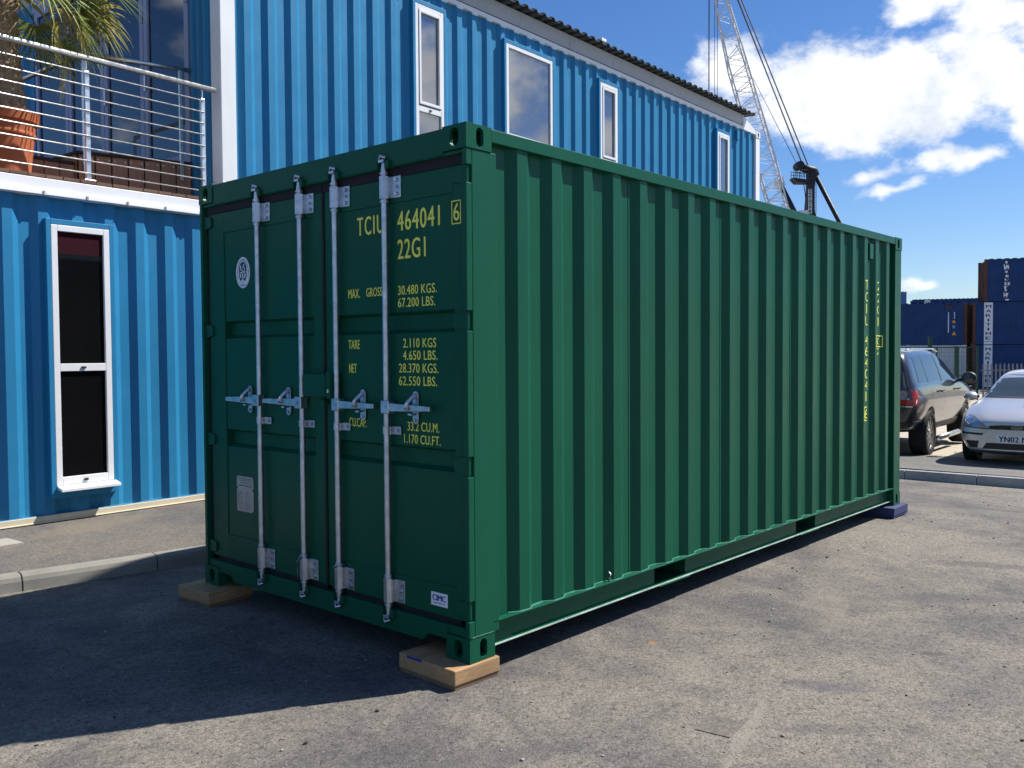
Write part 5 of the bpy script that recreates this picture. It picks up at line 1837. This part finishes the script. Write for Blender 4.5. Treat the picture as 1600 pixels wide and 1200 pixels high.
# ================================================================== stacks behind the fence
def far_container(name, label, loc, rz, L_, paint, group, sign=None, posts='rust', H_=2.59, marks=None):
    """long-side view; local x along the side, y into it, z up; origin at the near lower corner"""
    t = thing(name, label, 'container', loc, rz, group)
    ln = corr(0.16, L_ - 0.16, 0.22, 0.278, 0.045, 0.01)
    MB().sheet(ln, 'z', 0.14, H_ - 0.10).build('side_wall', paint, t)
    MB().box(0.161, L_ - 0.161, 0.046, 2.40, 0.035, H_ - 0.06).build('inner_shell', paint, t)
    MB().box(0.16, L_ - 0.16, 0.0, 0.045, 0.03, 0.14).build('bottom_rail', paint, t)
    MB().box(0.16, L_ - 0.16, 0.0, 0.06, H_ - 0.10, H_ - 0.012).build('top_rail', paint, t)
    rfp = corr(0.17, L_ - 0.17, 0.25, 0.42, H_ - 0.055, H_ + 0.03, 0.03, 0.20)
    MB().sheet(rfp, 'y', 0.06, 2.38).build('roof', paint, t)
    for x in (0, L_ - 0.16):
        MB().box(x, x + 0.16, 0.0, 0.16, 0.12, H_ - 0.12).build('corner_post', M[posts], t)
        MB().box(x, x + 0.16, 2.28, 2.44, 0.12, H_ - 0.12).build('corner_post', M[posts], t)
        for z in (0, H_ - 0.118):
            MB().box(x - 0.004, x + 0.174, -0.004, 0.16, z, z + 0.118).build('corner_casting', M[posts], t)
            MB().box(x - 0.004, x + 0.174, 2.28, 2.444, z, z + 0.118).build('corner_casting', M[posts], t)
        e = corr(0.16, 2.28, 0.25, 0.25, (0.07 if x == 0 else L_ - 0.07), (0.03 if x == 0 else L_ - 0.03))
        MB().sheet([(b, a) for a, b in e], 'z', 0.1, H_ - 0.1).build('end_wall', M[posts], t)
    if sign:
        (word, x0, w, z0, z1, torn) = sign
        if not torn:
            sg_ = MB().box(x0, x0 + w, -0.002, 0.004, z0, z1).build('sign_panel', M['sticker_white'], t)
        else:
            sg_ = t
            rng = random.Random(8)
            z = z1
            while z > z0:
                h = rng.uniform(0.12, 0.34)
                a = x0 + rng.uniform(-0.02, 0.10)
                b = x0 + w * rng.uniform(0.55, 0.95)
                MB().prism([(a, z), (b, z - 0.03), (b - rng.uniform(0, 0.08), z - h), (a + rng.uniform(0, 0.08), z - h + 0.03)], 'y', -0.002, 0.004).build('torn_sign', M['sticker_white'], t)
                z -= h + rng.uniform(0.02, 0.07)
        n = len(word)
        top_ = z1 - 0.10
        stp = (z1 - z0 - (0.34 if not torn else 0.12)) / n
        for k, ch in enumerate(word):
            cw = w * (0.16 if ch == 'I' else 0.60)
            lettering('lettering', ch, (x0 + w / 2 - cw / 2, -0.0045, top_ - stp * (k + 0.82)), (1, 0, 0), (0, 0, 1), cw, stp * 0.66, M['sticker_navy'], sg_, 0.07)
        if not torn:
            MB().box(x0 + 0.03, x0 + w - 0.03, -0.0045, -0.0025, z0 + 0.16, z0 + 0.185).build('sign_line', M['sticker_navy'], sg_)
    return t


SR = _yaw - math.pi / 2 - rad(19)          # the stacks' long sides face the yard, right ends nearer
sdv = Vector((math.cos(SR), math.sin(SR), 0))
snv = Vector((-sdv.y, sdv.x, 0))
GRP = 'navy containers stacked beyond the fence'


def stack(px_base, along, z, back=0.0):
    p = px_base + sdv * along + snv * back
    return (p.x, p.y, z)


SB = Vector((56.9, 12.5, 0))               # lower left corner of the right-hand column
SG = -0.62
TH = 2.595
far_container('stacked_container', 'navy container in the middle tier with an intact white vertical sign', stack(SB, 0, SG + TH), SR, 12.19, M['navy'], GRP, ('MARITIME', 0.62, 0.47, 0.02, 2.56, False))
far_container('stacked_container', 'topmost navy container with a torn peeling vertical sign', stack(SB, 0.62, SG + 2 * TH), SR, 12.19, M['navy'], GRP, ('MARITIME', 1.02, 0.40, 0.08, 2.45, True))
far_container('stacked_container', 'navy container in the bottom tier behind the upright grey pales', stack(SB, 0.0, SG), SR, 12.19, M['navy'], GRP, ('MARITIME', 0.62, 0.47, 0.02, 2.56, False))
lm = far_container('stacked_container', 'navy container left of the gap, with small label marks by its rusty end', stack(SB, -12.19 - 0.34, SG + TH), SR, 12.19, M['navy'], GRP)
# small data marks near its right end
x0 = 12.19 - 1.02
for k in range(11):
    MB().box(x0 - 0.02, x0 + 0.045, 0.003, 0.0095, 2.0 - 0.115 * k - 0.085, 2.0 - 0.115 * k).build('data_mark', M['sticker_white'], lm)
for k in range(4):
    MB().box(x0 + 0.32, x0 + 0.37, 0.003, 0.0095, 2.02 - 0.11 * k - 0.08, 2.02 - 0.11 * k).build('data_mark', M['sticker_white'], lm)
MB().box(x0 + 0.24, x0 + 0.40, 0.002, 0.0095, 1.34, 1.50).build('orange_label', M['orange'], lm)
MB().prism([(x0 + 0.24, 1.20), (x0 + 0.40, 1.20), (x0 + 0.40, 1.08), (x0 + 0.32, 0.98), (x0 + 0.24, 1.08)], 'y', 0.002, 0.0095).build('shield_label', M['lightblue'], lm)
MB().prism([(x0 + 0.20, 0.60), (x0 + 0.46, 0.60), (x0 + 0.33, 0.84)], 'y', 0.002, 0.0095).build('triangle_label', M['orange'], lm)
MB().box(x0 - 0.16, x0 + 0.26, 0.003, 0.0095, 2.24, 2.40).build('faded_label', M['rust'], lm)
far_container('stacked_container', 'off white container in the bottom tier behind the mesh fence', stack(SB, -12.19 - 0.34, SG), SR, 12.19, M['offwhite'], 'off white containers behind the mesh fence', None, 'offwhite')
far_container('stacked_container', 'navy container low on the skyline, only its top strip with a square mark showing', stack(SB, 0.5, SG + 2 * TH + 0.02, 45.0), SR, 12.19, M['navy'], GRP, ('MARITIME', 1.2, 0.55, 0.02, 2.5, False), 'navy')
for k in (0, 1):
    far_container('stacked_container', 'navy container hidden behind the front stack, tier %s of the rear row' % ('one', 'two')[k], stack(SB, 0.5, SG + k * TH + 0.01, 45.0), SR, 12.19, M['navy'], GRP, None, 'navy')
tw = far_container('stacked_container', 'faded pale blue container end just beside the green container edge', stack(SB, -10.0, SG + 3 * TH, 73.0), SR, 12.19, M['paleblue'], GRP, None, 'paleblue')
for k in range(3):
    far_container('stacked_container', 'pale blue container hidden under the faded one, tier %s of its column' % ('one', 'two', 'three')[k], stack(SB, -10.0, SG + k * TH, 73.0), SR, 12.19, M['paleblue'], GRP, None, 'paleblue')

# ---- mesh fence with gate frame, and the palisade beside it
FR_ = _yaw - math.pi / 2 - rad(6)
fdv = Vector((math.cos(FR_), math.sin(FR_), 0))
FB = Vector((38.6, 7.55, -0.5))            # where the mesh ends and the palisade begins
fence = thing('mesh_fence', 'dark green welded mesh fence with square posts in front of the white containers', 'fence', FB, FR_)
for x, h, w in ((-6.4, 2.45, 0.07), (-4.2, 2.45, 0.05), (-3.6, 2.28, 0.05), (-1.96, 2.72, 0.13), (-1.67, 2.28, 0.05), (-0.87, 2.30, 0.14), (-0.03, 2.30, 0.08)):
    MB().box(x - w / 2, x + w / 2, -w / 2, w / 2, 0, h).build('post', M['fencegreen'], fence)
for z in (2.24, 1.02):
    MB().box(-7.5, 0, -0.02, 0.02, z, z + 0.045).build('rail', M['fencegreen'], fence)
ms = MB()
x = -7.5
while x < 0:
    ms.box(x, x + 0.006, 0.02, 0.026, 0.05, 2.25)
    x += 0.09
z = 0.06
while z < 2.25:
    ms.box(-7.5, 0, 0.026, 0.032, z, z + 0.006)
    z += 0.18
mo_ = ms.build('wire_mesh', M['fencegreen'], fence)
mo_['kind'] = 'stuff'
pf = thing('palisade_fence', 'grey steel palisade fence of upright pales behind the silver hatchback', 'fence', FB + fdv * 0.12, FR_)
for z in (0.35, 1.25):
    MB().box(0, 9.0, 0.03, 0.07, z, z + 0.05).build('rail', M['palisade'], pf)
pale = MB().prism([(-0.035, 0.0), (0.035, 0.0), (0.035, 1.50), (0.0, 1.58), (-0.035, 1.50)], 'y', -0.006, 0.006).mesh('pale')
pale.materials.append(M['palisade'])
for k in range(52):
    o = bpy.data.objects.new('pale', pale)
    COL.objects.link(o)
    o.parent = pf
    o.location = (0.10 + 0.17 * k, 0, 0)
MB().tube([(2.1, 0.4, 0), (2.1, 0.4, 2.3)], 0.03, 6).build('thin_pole', M['palisade'], pf)

# ================================================================== harbour crane beyond the building
CR = _yaw - math.pi / 2
cr_ = thing('harbour_crane', 'tall harbour crane with white lattice boom and dark upright mast', 'crane', (113.6, 47.3, -0.7), CR)
U_ = 0.0853


def cp(px, py, d=0.0):
    """crane drawing units to metres in the crane's own frame (mast foot = origin)"""
    return Vector(((px - 1265) * U_, d, 20.6 + (335 - py) * U_))


# mast
ma = MB()
sec = [(0, 0, 1.4), (-0.1, 20.0, 0.95), (-0.02, 20.9, 0.56), (0.03, 23.6, 0.40), (0.15, 25.0, 0.48), (0.30, 26.2, 0.60)]
for (x, z, w) in sec:
    ma.v += [(x - w, -0.6, z), (x + w, -0.6, z), (x + w, 0.6, z), (x - w, 0.6, z)]
for k in range(len(sec) - 1):
    for j in range(4):
        ma.f.append((k * 4 + j, k * 4 + (j + 1) % 4, (k + 1) * 4 + (j + 1) % 4, (k + 1) * 4 + j))
ma.f += [(0, 1, 2, 3), (20, 21, 22, 23)]
mst = ma.build('mast', M['cranedark'], cr_, bevel=0.05)
hd = MB().tube([cp(1277, 275)[:], cp(1272, 268)[:], cp(1262, 265)[:], cp(1248, 260)[:]], [0.34, 0.60, 0.56, 0.48], 12)
hd.build('mast_head', M['cranedark'], cr_, smooth=True)
MB().lathe([(0.0, -0.9), (0.50, -0.9), (0.56, -0.5), (0.56, 0.5), (0.50, 0.9), (0, 0.9)], cp(1247.5, 259.5)[:], 'y', 20).build('pulley_drum', M['cranedark'], cr_, sharp=40)
lettering('lettering', 'LIEBHERR', cp(1265.6, 333.5, -0.612)[:], (0, 0, 1), (-1, 0, 0), 3.05, 0.40, M['cranewhite'], mst, 0.02)
fr2 = MB()
p_, q_ = cp(1260.4, 334.2), cp(1266.4, 296.5)
for (a0, a1, b0, b1) in ((p_.x, p_.x + .06, p_.z, q_.z), (q_.x - .06, q_.x, p_.z, q_.z), (p_.x + .06, q_.x - .06, q_.z - .06, q_.z), (p_.x + .06, q_.x - .06, p_.z, p_.z + .06)):
    fr2.box(a0, a1, -0.612, -0.59, b0, b1)
fr2.build('name_frame', M['cranewhite'], mst)
# service platform with guard rail
MB().prism([(cp(1236, 279)[0], cp(0, 279)[2]), (cp(1262, 279)[0], cp(0, 283)[2]), (cp(1262, 287)[0], cp(0, 287)[2]), (cp(1243, 286)[0], cp(0, 286.5)[2])], 'y', -0.9, 0.9).build('platform', M['cranedark'], cr_)
gr = MB()
for px in (1239, 1243, 1247, 1252, 1256, 1260):
    for d in (-0.85, 0.85):
        gr.tube([cp(px, 279, d)[:], cp(px, 266.5, d)[:]], 0.045, 5)
for py in (266.5, 272):
    for d in (-0.85, 0.85):
        gr.tube([cp(1239, py, d)[:], cp(1260, py + 1.5, d)[:]], 0.04, 5)
gr.build('guard_rail', M['cranedark'], cr_)
ladd = MB()
for px in (1271.5, 1274):
    ladd.tube([cp(px, 334, -0.3)[:], cp(px, 286, -0.3)[:]], 0.04, 5)
for k in range(12):
    ladd.tube([cp(1271.5, 333 - 4 * k, -0.3)[:], cp(1274, 333 - 4 * k, -0.3)[:]], 0.03, 5)
ladd.build('ladder', M['cranedark'], cr_)
MB().tube([cp(1275, 277)[:], cp(1335, 392)[:], cp(1400, 520)[:]], 0.30, 8).build('back_stay', M['cranedark'], cr_, smooth=True)
MB().tube([cp(1257, 288, 0.3)[:], cp(1261, 318, 0.3)[:]], 0.06, 5).build('cable', M['cable'], cr_)
MB().tube([cp(1222, 292)[:], cp(1243, 334)[:], cp(1262, 372)[:]], [0.30, 0.34, 0.34], 10).build('luffing_ram', M['cranedark'], cr_, smooth=True)
MB().prism([(cp(1212, 0)[0], cp(0, 283)[2]), (cp(1219, 0)[0], cp(0, 277)[2]), (cp(1224, 0)[0], cp(0, 291)[2]), (cp(1218, 0)[0], cp(0, 295)[2])], 'y', -1.0, 1.0).build('ram_bracket', M['cranewhite'], cr_)
MB().box(cp(1244, 0)[0], cp(1258, 0)[0], -1.5, 1.5, cp(0, 336)[2], cp(0, 331)[2]).build('cabin_roof', M['cranewhite'], cr_)
MB().box(-5.5, 4.5, -3.0, 3.0, 0.0, 12.0).build('machine_house', M['cranewhite'], cr_, bevel=0.1)
# boom: four chords with lacing
CEN = [(1101, -92), (1120, -20), (1126, 3), (1152, 106), (1174, 180), (1199, 265), (1217, 328), (1243, 420)]
WID = [7, 9, 10, 14.5, 14.8, 14.8, 13.5, 8]


def boom_pt(t):
    k = min(int(t), len(CEN) - 2)
    f = t - k
    a, b = CEN[k], CEN[k + 1]
    return (a[0] + (b[0] - a[0]) * f, a[1] + (b[1] - a[1]) * f, WID[k] + (WID[k + 1] - WID[k]) * f)


def chord(t, i):
    x, y, w = boom_pt(t)
    sx = (-1, 1, -1, 1)[i]
    dy = (-1, -1, 1, 1)[i]
    return cp(x + sx * w * 0.94 + dy * 2.2, y - sx * w * 0.30, dy * w * U_ * 0.9)


NS = 44
for i in range(4):
    MB().tube([chord(k * (len(CEN) - 1) / NS, i)[:] for k in range(NS + 1)], 0.115, 6).build('boom_chord', M['cranewhite'], cr_, smooth=True)
lac = MB()
for k in range(NS):
    t0, t1 = k * (len(CEN) - 1) / NS, (k + 1) * (len(CEN) - 1) / NS
    for (i, j) in ((0, 1), (2, 3), (0, 2), (1, 3)):
        a, b = (i, j) if k % 2 == 0 else (j, i)
        lac.tube([chord(t0, a)[:], chord(t1, b)[:]], 0.05, 5)
        if k % 2 == 0:
            lac.tube([chord(t0, i)[:], chord(t0, j)[:]], 0.045, 5)
lac.build('boom_lacing', M['cranewhite'], cr_)
for (x0, y0, x1, y1, d, r_) in ((1250, 255, 1113, -92, -0.5, 0.075), (1256, 256, 1116, -92, 0.5, 0.085), (1262, 258, 1119, -92, 0.0, 0.085), (1246, 256, 1150, 70, 0.3, 0.04),
                                (1108, -92, 1107, 235, 0.2, 0.04), (1110, -92, 1109.5, 235, 0.6, 0.04), (1116, -92, 1116, 235, -0.2, 0.04), (1119, -92, 1119, 235, -0.6, 0.04)):
    MB().tube([cp(x0, y0, d)[:], cp(x1, y1, d)[:]], r_, 6).build('cable', M['cable'], cr_)
MB().box(cp(1096, 0)[0], cp(1120, 0)[0], -1.0, 1.0, cp(0, -88)[2], cp(0, -98)[2]).build('boom_head', M['cranewhite'], cr_, bevel=0.1)
MB().box(cp(1105, 0)[0], cp(1121, 0)[0], -0.8, 0.8, cp(0, 262)[2], cp(0, 235)[2]).build('hook_block', M['cranedark'], cr_, bevel=0.1)

# ================================================================== loose stones on the asphalt
rng = random.Random(21)
stone_me = []
for k in range(4):
    bm = bmesh.new()
    bmesh.ops.create_icosphere(bm, subdivisions=1, radius=1.0)
    for v in bm.verts:
        v.co = v.co * rng.uniform(0.7, 1.15)
        v.co.z *= 0.6
    me = bpy.data.meshes.new('stone')
    bm.to_mesh(me)
    bm.free()
    me.materials.append(M['stone' if k % 2 else 'stone_dark'])
    stone_me.append(me)
gm = MB()
gd = MB()
for k in range(1500):
    x = rng.uniform(-2.5, 9.5)
    y = rng.uniform(-6.0, 3.0)
    if y > -0.1 and x > 0.0 and y < 2.5:
        continue
    r_ = rng.choice((0.0035, 0.005, 0.006, 0.009)) * rng.uniform(0.7, 1.3)
    me = stone_me[k % 4]
    tgt = gm if k % 3 else gd
    q = rng.uniform(0, 6.28)
    c, s = math.cos(q), math.sin(q)
    tgt.add([(x + r_ * (c * v.co.x - s * v.co.y), y + r_ * (s * v.co.x + c * v.co.y), gz(x) + r_ * 0.4 + r_ * v.co.z) for v in me.vertices], [tuple(p.vertices) for p in me.polygons])
for nm, mb_, mt, tone in (('grit', gm, 'stone', 'pale'), ('grit', gd, 'stone_dark', 'dark')):
    o = mb_.build(nm, M[mt])
    o['kind'] = 'stuff'
    o['label'] = 'loose %s grit scattered over the asphalt' % tone
    o['category'] = 'grit'
